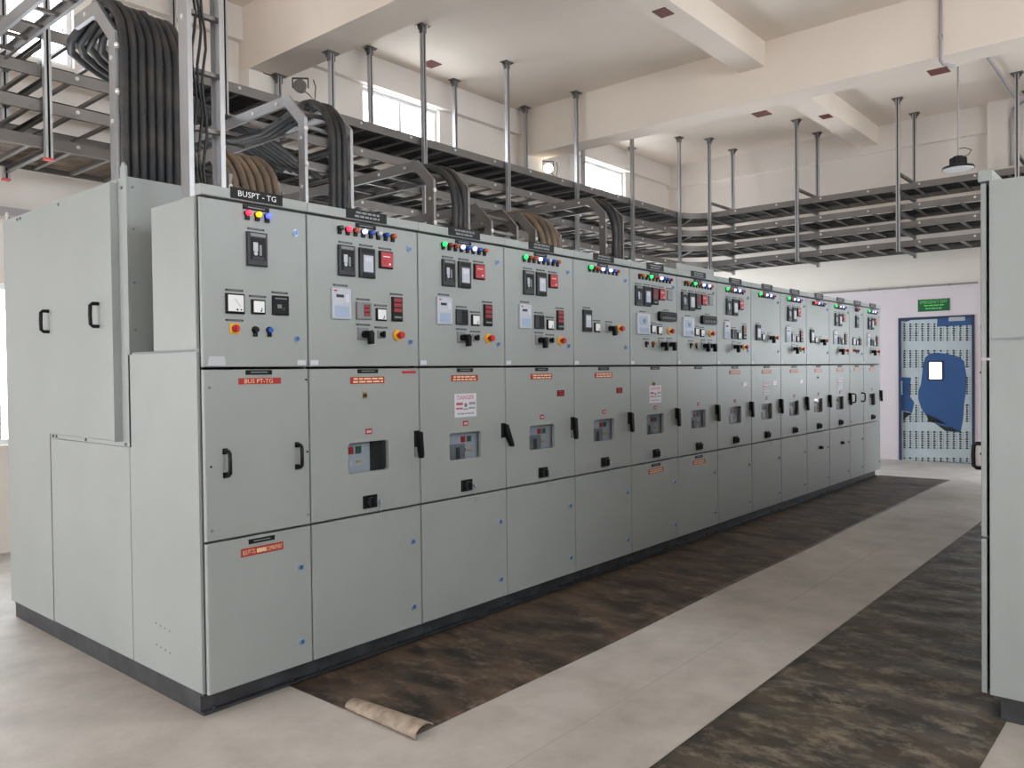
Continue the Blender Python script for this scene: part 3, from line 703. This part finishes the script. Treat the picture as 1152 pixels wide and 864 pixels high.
SPEC = [
 ('grey switchgear panel at the near end, BUSPT - TG nameplate, two black pull handles', 'pt', ['redlit', 'yellowlit', 'bluelit'], '', 'l', 'nameplate_bus'),
 ('second switchgear panel from the near end, glowing red lamp and red strip sticker', 'feeder', rl, 'LKST', '', None),
 ('third switchgear panel from the near end, DANGER notice and its black handle swung outward', 'feeder', lamps8('greenlit', 'whitelit'), 'DO', '', None),
 ('fourth switchgear panel from the near end, red relay and small dark red notice', 'feeder', lamps8('greenlit'), 'R', '', None),
 ('fifth switchgear panel from the near end, sparse upper door with one relay and one switch', 'coupler', lamps8('greenlit', 'whitelit'), 'R', '', None),
 ('sixth switchgear panel from the near end, ten lamps, black terminal block and DANGER notice', 'incomer', L10, 'DK', 'l', None),
 ('seventh switchgear panel from the near end, raised top box, ten lamps, no notice', 'incomer', L10b, '', 'l', None),
 ('eighth switchgear panel from the near end, red relay, just past the raised top box', 'feeder', lamps8('greenlit', 'whitelit'), 'R', '', None),
 ('ninth switchgear panel from the near end, sparse upper door and DANGER notice', 'coupler', lamps8('greenlit', 'whitelit'), 'DR', '', None),
 ('fifth switchgear panel counted from the far end, lit red display beside its meters', 'feeder', lamps8('greenlit', 'whitelit'), 'LR', '', None),
 ('fourth switchgear panel from the far end, glowing red lamp and black knob on lower door', 'coupler', rl, 'K', 'k', None),
 ('third switchgear panel from the far end, DANGER notice and black knob on lower door', 'feeder', lamps8('greenlit', 'whitelit'), 'D', 'k', None),
 ('narrow switchgear panel next to the far end, two black pull handles side by side', 'pt', ['red', 'orange', 'red'], '', '', None),
 ('last switchgear panel at the far end of the long row, nearest the blue door', 'feeder', lamps8('greenlit', 'whitelit'), '', '', None),
]
panels = []
for i, (lab, kind, lamps, mo, lo, pk) in enumerate(SPEC):
    panels.append(build_panel(i, (EX[i], 0, 0), 0, lab, kind, lamps, mo, lo, pk, W[i]))
p1 = panels[0]
at('striped_sticker', [o for o in p1.children if o.name.startswith('upper_door')][0], .068, 1.612)
# raised top box on the seventh panel
part('top_box', MB().slab(.0, .70, .0, .40, Z4, Z4+.055, .003), 'panel', panels[6])
# near end covers of the first panel
sc = MB()
sc.prism([(.80, 1.215), (1.757, 1.215), (1.757, .106), (YR, .106), (YR, 2.552), (.80, 2.552)], 0, -.014, 0)
cover = part('end_cover', sc, 'panel', p1)
part('cover_flange', MB().box(-.010, 0, .702, .80, 1.19, 2.552).box(-.010, 0, .80, 1.757, 1.19, 1.213).box(-.050, -.010, .797, .803, 1.215, 2.53), 'panel', p1)
part('end_panel', MB().box(-.010, 0, .725, 1.752, .106, 1.187), 'panel', p1)
part('end_panel', MB().box(-.010, 0, .036, .719, .106, 1.655), 'panel', p1)
part('end_panel', MB().box(-.010, 0, .036, YLV, 1.668, Z3), 'panel', p1)
P['bolt_side'] = MB().cyl((0, 0, 0), (-.008, 0, 0), .009, 6).mesh('cover_bolt', ['mid'])
for y, z, x in ((1.71, 1.202, -.010), (1.66, 1.202, -.010), (1.25, 1.202, -.010), (.76, 1.202, -.010), (.75, 2.50, -.010), (2.2, 2.53, -.014), (2.15, 2.53, -.014), (1.55, 2.53, -.014)):
    put('cover_bolt', P['bolt_side'], p1, (x, y, z))
P['handle_side'] = MB().tube([(0, -.012, .06), (-.03, -.012, .06), (-.042, -.012, .05), (-.044, -.012, 0), (-.042, -.012, -.05), (-.03, -.012, -.06), (0, -.012, -.06)], .010, 8).mesh('pull_handle', ['black'], True)
for y in (1.745, 1.058): put('pull_handle', P['handle_side'], cover, (-.014, y, 1.873))
for x, z in ((.02, 2.50), (.33, 2.36), (.02, 2.29), (.02, 2.02), (.02, 1.78)): at('screw', p1, x, z, y=YBX)
vd = MB()
for z in (.345, .24):
    for k in range(4): vd.cyl((-.010, .47-.045*k, z-.004*k), (-.0112, .47-.045*k, z-.004*k), .004, 6)
part('vent_hole', vd, 'dark', p1)
le = MB().box(-.006, .006, 2.425, 2.435, 2.55, 2.565); le.tube([(0, 2.43, 2.56), (0, 2.405, 2.58), (0, 2.43, 2.605), (0, 2.455, 2.58), (0, 2.43, 2.56)], .007, 6)
part('lifting_eye', le, 'bolt', p1)
le = MB().prism([(.735, 2.54), (.79, 2.54), (.79, 2.61), (.763, 2.635), (.735, 2.61)], 0, .0, .012); part('lifting_lug', le, 'panel', p1)

# facing row on the right: same panels turned about, its end stands at x = 2.19
YRR = -2.656
XR = 2.192
wr_list = [.5625]+[.75]*10
x = XR
for i, w in enumerate(wr_list):
    x += w
    kind = 'pt' if i == 0 else ('coupler' if i % 3 == 0 else 'feeder')
    lab = 'grey switchgear panel end standing at the right edge beside the near rubber mat' if i == 0 else 'grey switchgear panel in the facing row behind the right-hand end panel'
    t = build_panel(i+1, (x, YRR, 0), math.pi, lab, kind, ['redlit', 'yellowlit', 'bluelit'] if i == 0 else lamps8('greenlit'), '', '', None, w, 'panels of the facing switchgear row')
    if i == 0:
        part('end_panel', MB().box(w, w+.010, .036, 2.46, .106, 1.655), 'panel', t)
        part('end_panel', MB().box(w, w+.010, .036, YLV, 1.668, Z3), 'panel', t)

# ------------------------------------------------------------------ rubber mats
def rubber(name, label, x0, x1, y0, y1, mk, amp, seed, cut=None):
    nx, ny = int((x1-x0)/.04), 26; rg = random.Random(seed); v = []; f = []
    ph = [rg.uniform(0, 6.28) for _ in range(6)]
    for i in range(nx+1):
        for jx in range(ny+1):
            xx = x0+(x1-x0)*i/nx; yy = y0+(y1-y0)*jx/ny
            a = math.sin(xx*15+ph[0]+1.6*math.sin(yy*2.5+ph[4])+yy*3)*.55+math.sin(xx*9.3+ph[1]-yy*2)*.3+math.sin(xx*29+ph[2]+yy*5)*.12
            e = min(1, (xx-x0)/.1, (x1-xx)/.1, (y1-yy)/.08, (yy-y0)/.08)
            wob = .008*math.sin(xx*2.1+ph[3]) if jx in (0,) else 0
            v.append((xx, yy+wob, .006+amp*(a+1)*max(0, e)))
    q = ny+1
    for i in range(nx):
        for jx in range(ny): f.append((i*q+jx, (i+1)*q+jx, (i+1)*q+jx+1, i*q+jx+1))
    m = MB().add(v, f)
    rim = [i*q for i in range(nx+1)]+[nx*q+k for k in range(1, ny+1)]+[i*q+ny for i in range(nx-1, -1, -1)]+[k for k in range(ny-1, 0, -1)]
    b0 = len(m.v); n_ = len(rim)
    m.v += [(v[k][0], v[k][1], .0005) for k in rim]
    for k in range(n_): m.f.append((rim[k], b0+k, b0+(k+1) % n_, rim[(k+1) % n_])); m.m.append(0)
    o = part(name, m, mk, None, True)
    return tag(o, label, 'mat', 'rubber floor mats in the aisle')
mt = rubber('rubber_mat', 'brown dusty rubber mat along the long panel row with a curled near edge', .45, 10.22, -.855, .04, 'mat_a', .0045, 2)
pts = [(.452, .006), (.441, .012), (.438, .024), (.444, .036), (.458, .046), (.478, .052), (.500, .052), (.520, .046), (.534, .036)]
m = MB(); prof = pts
vs = []; ys = [-.40-.49*k/8 for k in range(9)]
for k, yy in enumerate(ys):
    s = .75+.35*k/8
    vs += [(.486+(p[0]-.486)*s, yy, p[1]*s) for p in prof]
n_ = len(prof)
m.add(vs, [(k*n_+i, k*n_+i+1, (k+1)*n_+i+1, (k+1)*n_+i) for k in range(8) for i in range(n_-1)])
cf = part('curled_edge', m, 'mat_under', mt, True)
sm = cf.modifiers.new('thickness', 'SOLIDIFY'); sm.thickness = .005; sm.offset = 0
rubber('rubber_mat', 'dark dusty rubber mat beside the right-hand panel, running out of the picture', .10, 10.2, -2.745, -1.765, 'mat_b', .009, 5)

# ------------------------------------------------------------------ cable trays
LEV = [4.225, 3.925, 3.655, 3.375]      # rail centres
RH = .09
def tray_path(off, x_start=-4.5, y_end=-6.9):
    """horizontal path: along the back wall, quarter bend, along the far wall; off = offset from the centre line to the outside"""
    cxb, cyb, R = 10.6, 2.95, .92
    pts = [(x_start, cyb+R+off)]+[(x_start+(cxb-x_start)*k/4, cyb+R+off) for k in range(1, 4)]
    pts += [(cxb+(R+off)*math.sin(math.radians(a)), cyb+(R+off)*math.cos(math.radians(a))) for a in range(0, 91, 10)]
    pts += [(cxb+R+off, cyb+(y_end-cyb)*k/4) for k in range(1, 5)]
    return pts
def frames(pts):
    A = []
    for i in range(len(pts)):
        a = Vector(pts[min(i+1, len(pts)-1)])-Vector(pts[max(i-1, 0)]); A.append(Vector((a.y, -a.x, 0)).normalized())
    return A
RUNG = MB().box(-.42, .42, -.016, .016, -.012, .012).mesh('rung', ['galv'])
BOLT = MB().cyl((0, 0, 0), (0, -.006, 0), .016, 8).dome((0, -.006, 0), (0, -1, 0), .013, 8, 0, .5).mesh('bolt', ['bolt'])
LVN = ['top', 'second', 'third', 'lowest']
for li, zc in enumerate(LEV):
    t = thing('cable_tray', '%s level of the four stacked ladder trays along back and end walls' % LVN[li], 'cable tray', (0, 0, 0), 0, 'stacked ladder trays')
    for off, s in ((-.42, 1), (.42, -1)):
        pts = tray_path(off); A = frames(pts)
        # channel opening inward: web + two flanges; A points to the inside of the bend (towards the camera aisle)
        h = RH/2; prof = [(0, -h), (-.022*s, -h), (-.022*s, -h+.003), (-.003*s, -h+.003), (-.003*s, h-.003), (-.022*s, h-.003), (-.022*s, h), (0, h)]
        if s < 0: prof = prof[::-1]
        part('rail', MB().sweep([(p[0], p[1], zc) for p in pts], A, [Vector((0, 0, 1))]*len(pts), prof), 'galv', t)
    xx = -4.3
    while xx < 10.6: put('rung', RUNG, t, (xx, 3.87, zc-.022), (0, 0, math.pi/2)); xx += .30
    for a in (20, 45, 70): put('rung', RUNG, t, (10.6+.92*math.sin(math.radians(a)), 2.95+.92*math.cos(math.radians(a)), zc-.022), (0, 0, math.radians(90-a)))
    yy = 2.8
    while yy > -6.8: put('rung', RUNG, t, (11.52, yy, zc-.022)); yy -= .30
    for k in range(16): put('bolt', BOLT, t, (-.6+k*.72, 3.45, zc+.01))
    for k in range(10): put('bolt', BOLT, t, (11.10, 2.6-k*.72, zc+.01), (0, 0, -math.pi/2))
# cables lying in the trays
def tray_cable(off, z, r, mk, name, label, group, x_start=1.75, y_end=-6.9, wob=.006):
    rg = random.Random(int(off*1000)+int(z*100)); pts = tray_path(off, x_start, y_end)
    p3 = []
    for i in range(len(pts)-1):
        a, b = Vector(pts[i]), Vector(pts[i+1]); n_ = max(1, int((b-a).length/.45))
        for k in range(n_): p = a.lerp(b, k/n_); p3.append((p.x+rg.uniform(-wob, wob), p.y+rg.uniform(-wob, wob), z+rg.uniform(0, wob)))
    p3.append((pts[-1][0], pts[-1][1], z))
    return tag(part(name, MB().tube(p3, r, 6), mk, None, True), label, 'cable', group)
fill = [[-.36, -.30, -.24, -.18, -.11, -.05, .02, .09, .17, .25], [.16, .24, .32], [.17, .25, .33], [.22, .30]]
for li, offs in enumerate(fill):
    for o in offs: tray_cable(o, LEV[li]+.015, .024, 'cable', 'tray_cable', 'dark cable lying along the %s level of the stacked trays' % LVN[li], 'cables on the %s tray level' % LVN[li])
for k in range(11):
    p3 = [(-4.5+1.2*q, 3.50+.07*k+random.uniform(-.006, .006), LEV[3]+.015) for q in range(6)]
    tag(part('tray_cable', MB().tube(p3, .028, 6), 'cable_brown', None, True), 'dusty brown cable on the lowest tray level at the left', 'cable', 'brown cables on the lowest tray level')

# ---- hangers
POST = MB()
POST.box(-.026, .026, .020, .023, 0, 1).box(-.026, -.023, -.023, .020, 0, 1).box(.023, .026, -.023, .020, 0, 1).box(-.023, -.008, -.023, -.020, 0, 1).box(.008, .023, -.023, -.020, 0, 1).box(-.023, .023, .010, .020, 0, 1, 1)
POSTM = POST.mesh('post', ['post', 'dark'])
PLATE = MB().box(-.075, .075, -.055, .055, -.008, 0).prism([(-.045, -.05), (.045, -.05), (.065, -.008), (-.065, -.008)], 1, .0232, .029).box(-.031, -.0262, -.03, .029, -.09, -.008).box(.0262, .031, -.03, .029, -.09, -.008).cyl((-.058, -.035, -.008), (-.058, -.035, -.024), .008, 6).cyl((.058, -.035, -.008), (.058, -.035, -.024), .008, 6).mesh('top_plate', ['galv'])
ARMS = {}
CAPR = MB().box(-.030, .030, -.028, .028, -.012, .003).mesh('end_cap', ['redcap'])
def hanger(label, x0, y0, x1, y1, ztop0, ztop1, zbot, arms, cap=False, rz=0, group='hanger frames carrying the trays'):
    t = thing('tray_hanger', label, 'hanger', (x0, y0, zbot), 0, group)
    dx, dy = x1-x0, y1-y0; L = math.hypot(dx, dy)
    for (x, y, zt) in ((0, 0, ztop0), (dx, dy, ztop1)):
        p = put('post', POSTM, t, (x, y, 0), (0, 0, rz)); p.scale = (1, 1, zt-zbot)
        put('top_plate', PLATE, t, (x, y, zt-zbot), (0, 0, rz))
        if cap: put('end_cap', CAPR, t, (x, y, 0))
    ang = math.atan2(dy, dx)
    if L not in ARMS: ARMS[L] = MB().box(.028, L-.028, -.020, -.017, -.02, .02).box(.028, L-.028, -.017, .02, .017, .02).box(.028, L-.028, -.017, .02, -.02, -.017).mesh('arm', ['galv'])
    for z in arms: put('arm', ARMS[L], t, (0, 0, z-zbot), (0, 0, ang))
arms = [z-RH/2-.021 for z in LEV]
HL = {.60: 'tray hanger with red end caps at the far left above the end cover', 2.10: 'tray hanger directly behind the tall vertical ladder tray', 3.30: 'tray hanger fixed under the left ceiling beam', 4.60: 'tray hanger in front of the left high window',
      6.08: 'tray hanger first to the right of the left high window', 7.60: 'tray hanger just before the middle ceiling beam', 9.10: 'tray hanger just past the middle ceiling beam', 10.62: 'tray hanger at the corner bend of the trays'}
for hx, lab in HL.items():
    zt = ZBEAM if hx == 3.30 else ZC
    hanger(lab, hx, 3.40, hx, 4.345, zt, zt, 3.24, arms, cap=(hx == .60))
for hy, lab in ((3.05, 'end wall tray hanger nearest the corner bend'), (1.52, 'end wall tray hanger between the corner and the second beam stub'), (0.0, 'end wall tray hanger left of the round pendant lamp'),
                (-1.52, 'end wall tray hanger at the right edge beyond the pendant lamp'), (-4.56, 'end wall tray hanger hidden behind the right-hand panels')):
    hanger(lab, 11.05, hy, 11.985, hy, ZC, ZC, 3.26, arms+[4.43], rz=-math.pi/2)

# ---- goosenecks: ladder arms that come forward from the trays and turn down into the panels
def goose(label, x0, x1, yv, zp, zb=2.45, ch=.20, yend=3.34, cat='cable ladder', depth=.072, group='cable ladders dropping into the panels'):
    t = thing('cable_ladder', label, cat, (0, 0, 0), 0, group)
    pts = [(yv, zb), (yv, zp-ch), (yv+ch, zp), (yend, zp)]
    s = .7071; N = [(-1, 0), (-.924, .383), (-.383, .924), (0, 1)]    # outward normals (mitre)
    k = [1, 1.082, 1.082, 1]; h = depth/2
    for xx, sg in ((x0, 1), (x1, -1)):
        prof = [(0, -h), (0, h), (sg*.024, h), (sg*.024, h-.003), (sg*.003, h-.003), (sg*.003, -h+.003), (sg*.024, -h+.003), (sg*.024, -h)]
        if sg < 0: prof = prof[::-1]
        A = [Vector((1, 0, 0))]*4; B = [Vector((0, n[0], n[1]))*q for n, q in zip(N, k)]
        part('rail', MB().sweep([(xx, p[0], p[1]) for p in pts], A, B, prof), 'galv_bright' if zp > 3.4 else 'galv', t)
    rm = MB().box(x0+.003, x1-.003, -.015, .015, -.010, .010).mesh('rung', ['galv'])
    z = zb+.12
    while z < zp-ch: put('rung', rm, t, (0, yv, z)); z += .28
    put('rung', rm, t, (0, yv+ch/2, zp-ch/2), (math.radians(45), 0, 0))
    y = yv+ch+.1
    while y < yend: put('rung', rm, t, (0, y, zp-.01)); y += .28
    for z in (zp-ch-.06, zp-ch-.30): put('bolt', BOLT, t, (x0+.012, yv-h, z))
    bs = MB().cyl((0, 0, 0), (-.006, 0, 0), .012, 8).mesh('side_bolt', ['bolt'])
    for y in (yv+ch+.12, yv+ch+.42): put('bolt', bs, t, (x0, y, zp))
    put('bolt', bs, t, (x0, yv, zp-ch-.12)); put('bolt', bs, t, (x0, yv, zp-ch-.45))
    return t
def drop_cables(xs, yv, zp, r, mk, label, group, bulge=.02, sag=.0, yend=3.6, seed=0, dive=0.0):
    rg = random.Random(seed); N_ = ['leftmost', 'second from left', 'third from left', 'fourth from left', 'fifth from left', 'sixth from left', 'seventh from left', 'rightmost']
    for k, xx in enumerate(xs):
        nm = 'rightmost' if k == len(xs)-1 else N_[k]
        R = .34+rg.uniform(-.03, .03); pts = [(xx+rg.uniform(-.008, .008), yv-.02, 2.40), (xx, yv-.025, 2.7)] if zp > 3.0 else [(xx, yv-.02, 2.40)]
        for a in range(0, 91, 15):
            t = math.radians(a)
            pts.append((xx+rg.uniform(-.004, .004), yv-.03+R-R*math.cos(t), zp+bulge-R+R*math.sin(t)+rg.uniform(-.003, .003)))
        y = yv+R+.2
        while y < yend: pts.append((xx+rg.uniform(-.012, .012)*(0 if dive else 1)+dive*(math.hypot(max(0, y-1.36-.03*(len(xs)-1-k)), .12)-.12), y, zp+.02-sag*math.sin(min(1, (y-yv-R)/1.2)*math.pi))); y += .3 if not dive else .12
        tag(part('power_cable', MB().tube(pts, r, 10), mk, None, True), label % nm, 'cable', group)
lin = lambda a, b, n_: [a+(b-a)*k/(n_-1) for k in range(n_)]
goose('bright ladder arm carrying eight thick black cables at the left', .03, .43, .93, 3.53, 2.552, yend=1.40)
drop_cables(lin(.068, .392, 8), .905, 3.55, .0225, 'cable', 'thick black cable, %s of the eight hanging above the end cover', 'eight thick cables at the left', .03, .12, seed=1, dive=1.4)
goose('low ladder arm with dusty brown cables behind the BUSPT - TG nameplate', .66, 1.00, .92, 2.86, 2.552, .16)
drop_cables(lin(.70, .965, 6), .89, 2.88, .023, 'cable_brown', 'dusty brown cable, %s of six behind the BUSPT - TG nameplate', 'brown cables behind the first nameplate', .02, seed=2)
goose('bright arched ladder arm under the left ceiling beam', 1.41, 1.82, 1.24, 3.44, 2.552, .17)
drop_cables([1.62, 1.67, 1.72], 1.21, 3.47, .026, 'cable', 'thick black cable, %s of three over the arched ladder under the left beam', 'cables over the arched ladder', .02, .10, seed=3)
goose('arched ladder arm above the gap between third and fourth panels', 2.30, 2.69, .92, 3.10, 2.552, .15)
drop_cables([2.50, 2.55, 2.60], .89, 3.12, .026, 'cable', 'thick black cable, %s of three behind the fourth panel nameplate', 'cables behind the fourth panel', .02, seed=4)
goose('empty ladder arm between the fourth panel cables and brown cable bundle', 2.93, 3.27, .92, 2.87, 2.552, .14)
goose('ladder arm carrying a bundle of dusty brown cables behind the fifth panel', 3.49, 3.86, .92, 2.88, 2.552, .15)
drop_cables(lin(3.57, 3.80, 4), .89, 2.91, .028, 'cable_brown', 'dusty brown cable, %s of four between the fifth and sixth panels', 'brown cables behind the fifth panel', .02, seed=5)
goose('arched ladder arm rising behind the seventh panel', 4.60, 4.93, .95, 3.19, 2.552, .15)
drop_cables([4.73, 4.79], .92, 3.21, .03, 'cable', 'black cable, %s of two dropping behind the seventh panel', 'cables behind the seventh panel', .02, seed=6)
# tall vertical ladder tray standing on the first panel
vt = goose('tall vertical ladder tray standing behind the BUSPT - TG nameplate', .115, .305, .345, 3.95, 2.356, .22, depth=.085, group=None)
for k, dx in enumerate((.0, .022, .040)):
    pts = [(.165+dx+.012*math.sin(q*1.3+k), .335-.01*k, 2.38+q*.085) for q in range(20)]
    tag(part('control_wire', MB().tube(pts, .007, 6), 'wire', None, True), 'thin black wire running up inside the tall vertical ladder tray', 'wire', 'wires in the vertical ladder')

# ------------------------------------------------------------------ fittings
# pendant lamp
pl = on(1, -.96, 1078, 186)
lp = thing('pendant_lamp', 'round black pendant lamp on a thin rod above the far end tray', 'lamp', (pl.x, -.96, pl.z-.05))
part('rod', MB().cyl((0, 0, .14), (0, 0, ZC-(pl.z-.05)), .012, 8), 'conduit', lp)
hb = MB().cyl((0, 0, .05), (0, 0, .15), .10, 20, 0, .09).cyl((0, 0, .15), (0, 0, .17), .06, 16)
for k in range(14):
    t = k*math.pi/7; hb.box(.098*math.cos(t)-.006, .098*math.cos(t)+.006, .098*math.sin(t)-.006, .098*math.sin(t)+.006, .055, .145)
part('heat_sink', hb, 'lampblack', lp)
part('rim', MB().cyl((0, 0, .0), (0, 0, .03), .20, 24, 0, .19).cyl((0, 0, .03), (0, 0, .05), .19, 24, 0, .11), 'lampblack', lp)
part('lens', MB().cyl((0, 0, -.012), (0, 0, 0), .16, 24, 0, .19), 'lampface', lp)
part('cord', MB().tube([(.05, 0, .15), (.12, -.1, .2), (.09, -.14, .25), (0, -.08, .27), (0, -.01, .27)], .006, 6), 'lampblack', lp)
# floodlights under the beams
def flood(px, py, z, face, label):
    p = on(2, z, px, py)
    t = thing('floodlight', label, 'lamp', (p.x, p.y, p.z), math.radians(-45))
    part('housing', MB().cyl((0, .02, 0), (0, .12, 0), .075, 16, 0, .05), 'floodoff', t)
    part('lens', MB().cyl((0, 0, 0), (0, .02, 0), .07, 16, 0, .075), face, t)
    part('bracket', MB().box(-.09, -.08, .04, .07, -.01, ZBEAM-z).box(.08, .09, .04, .07, -.01, ZBEAM-z).box(-.09, .09, .04, .07, ZBEAM-z-.008, ZBEAM-z), 'lampblack', t)
    part('cord', MB().tube([(.0, .12, 0), (.08, .16, -.05), (.14, .15, -.12), (.16, .1, .02), (.14, .07, ZBEAM-z-.01)], .006, 6), 'lampblack', t)
flood(617, 189, ZBEAM-.12, 'floodlit', 'small lit floodlight under the middle ceiling beam by the window')
flood(337, 96, ZBEAM-.10, 'floodoff', 'small unlit floodlight under the left ceiling beam')
# conduits
def conduit(label, pts, r, clips=()):
    t = thing('conduit_pipe', label, 'pipe', pts[0])
    b = Vector(pts[0])
    part('pipe', MB().tube([Vector(p)-b for p in pts], r, 8), 'conduit', t, True)
    for c in clips:
        c = Vector(c)-b; part('clip', MB().box(c.x-.02, c.x+.02, c.y-.02, c.y+.02, c.z-.02, c.z+.02), 'conduit', t)
conduit('thin horizontal conduit across the far wall above the door', [(XE-.016, 3.9, 2.84), (XE-.016, -.80, 2.84)], .014, [(XE-.014, y, 2.84) for y in (3.2, 2.4, 1.6, .8, .2, -.4)])
conduit('grey vertical conduit with elbow on the face of the middle beam', [(7.678, -1.31, ZC-.01), (7.678, -1.31, 4.80), (7.70, -1.33, 4.76), (7.78, -1.42, 4.74)], .018, [(7.679, -1.31, 5.05)])
pA = on(0, XE-.25, 1138, 186); pB = on(0, XE-.25, 1137, 135); pC = on(0, XE-.25, 1150, 112)
conduit('grey bent conduit on the far wall column at the right', [pA, pB, pB.lerp(pC, .4)+Vector((0, .04, .05)), pC+Vector((0, -.1, .0)), pC+Vector((0, -.5, .05))], .022)
pA = on(2, ZC-.03, 1118, 72); pB = on(0, XE-.3, 1144, 108)
conduit('grey conduit running under the slab at the top right corner', [Vector((8.14, pA.y, ZC-.05)), Vector((XE-.3, pA.y, ZC-.05)), Vector((XE-.3, pA.y-.02, 5.0))], .022)
# window sill strut seen at the left behind the first panel
pA = on(1, 4.45, 0, 238)
tag(part('wall_rail', MB().box(-3.0, 1.4, 4.44, 4.50, 2.95, 3.02), 'conduit'), 'grey steel rail along the back wall below the trays at far left', 'rail')
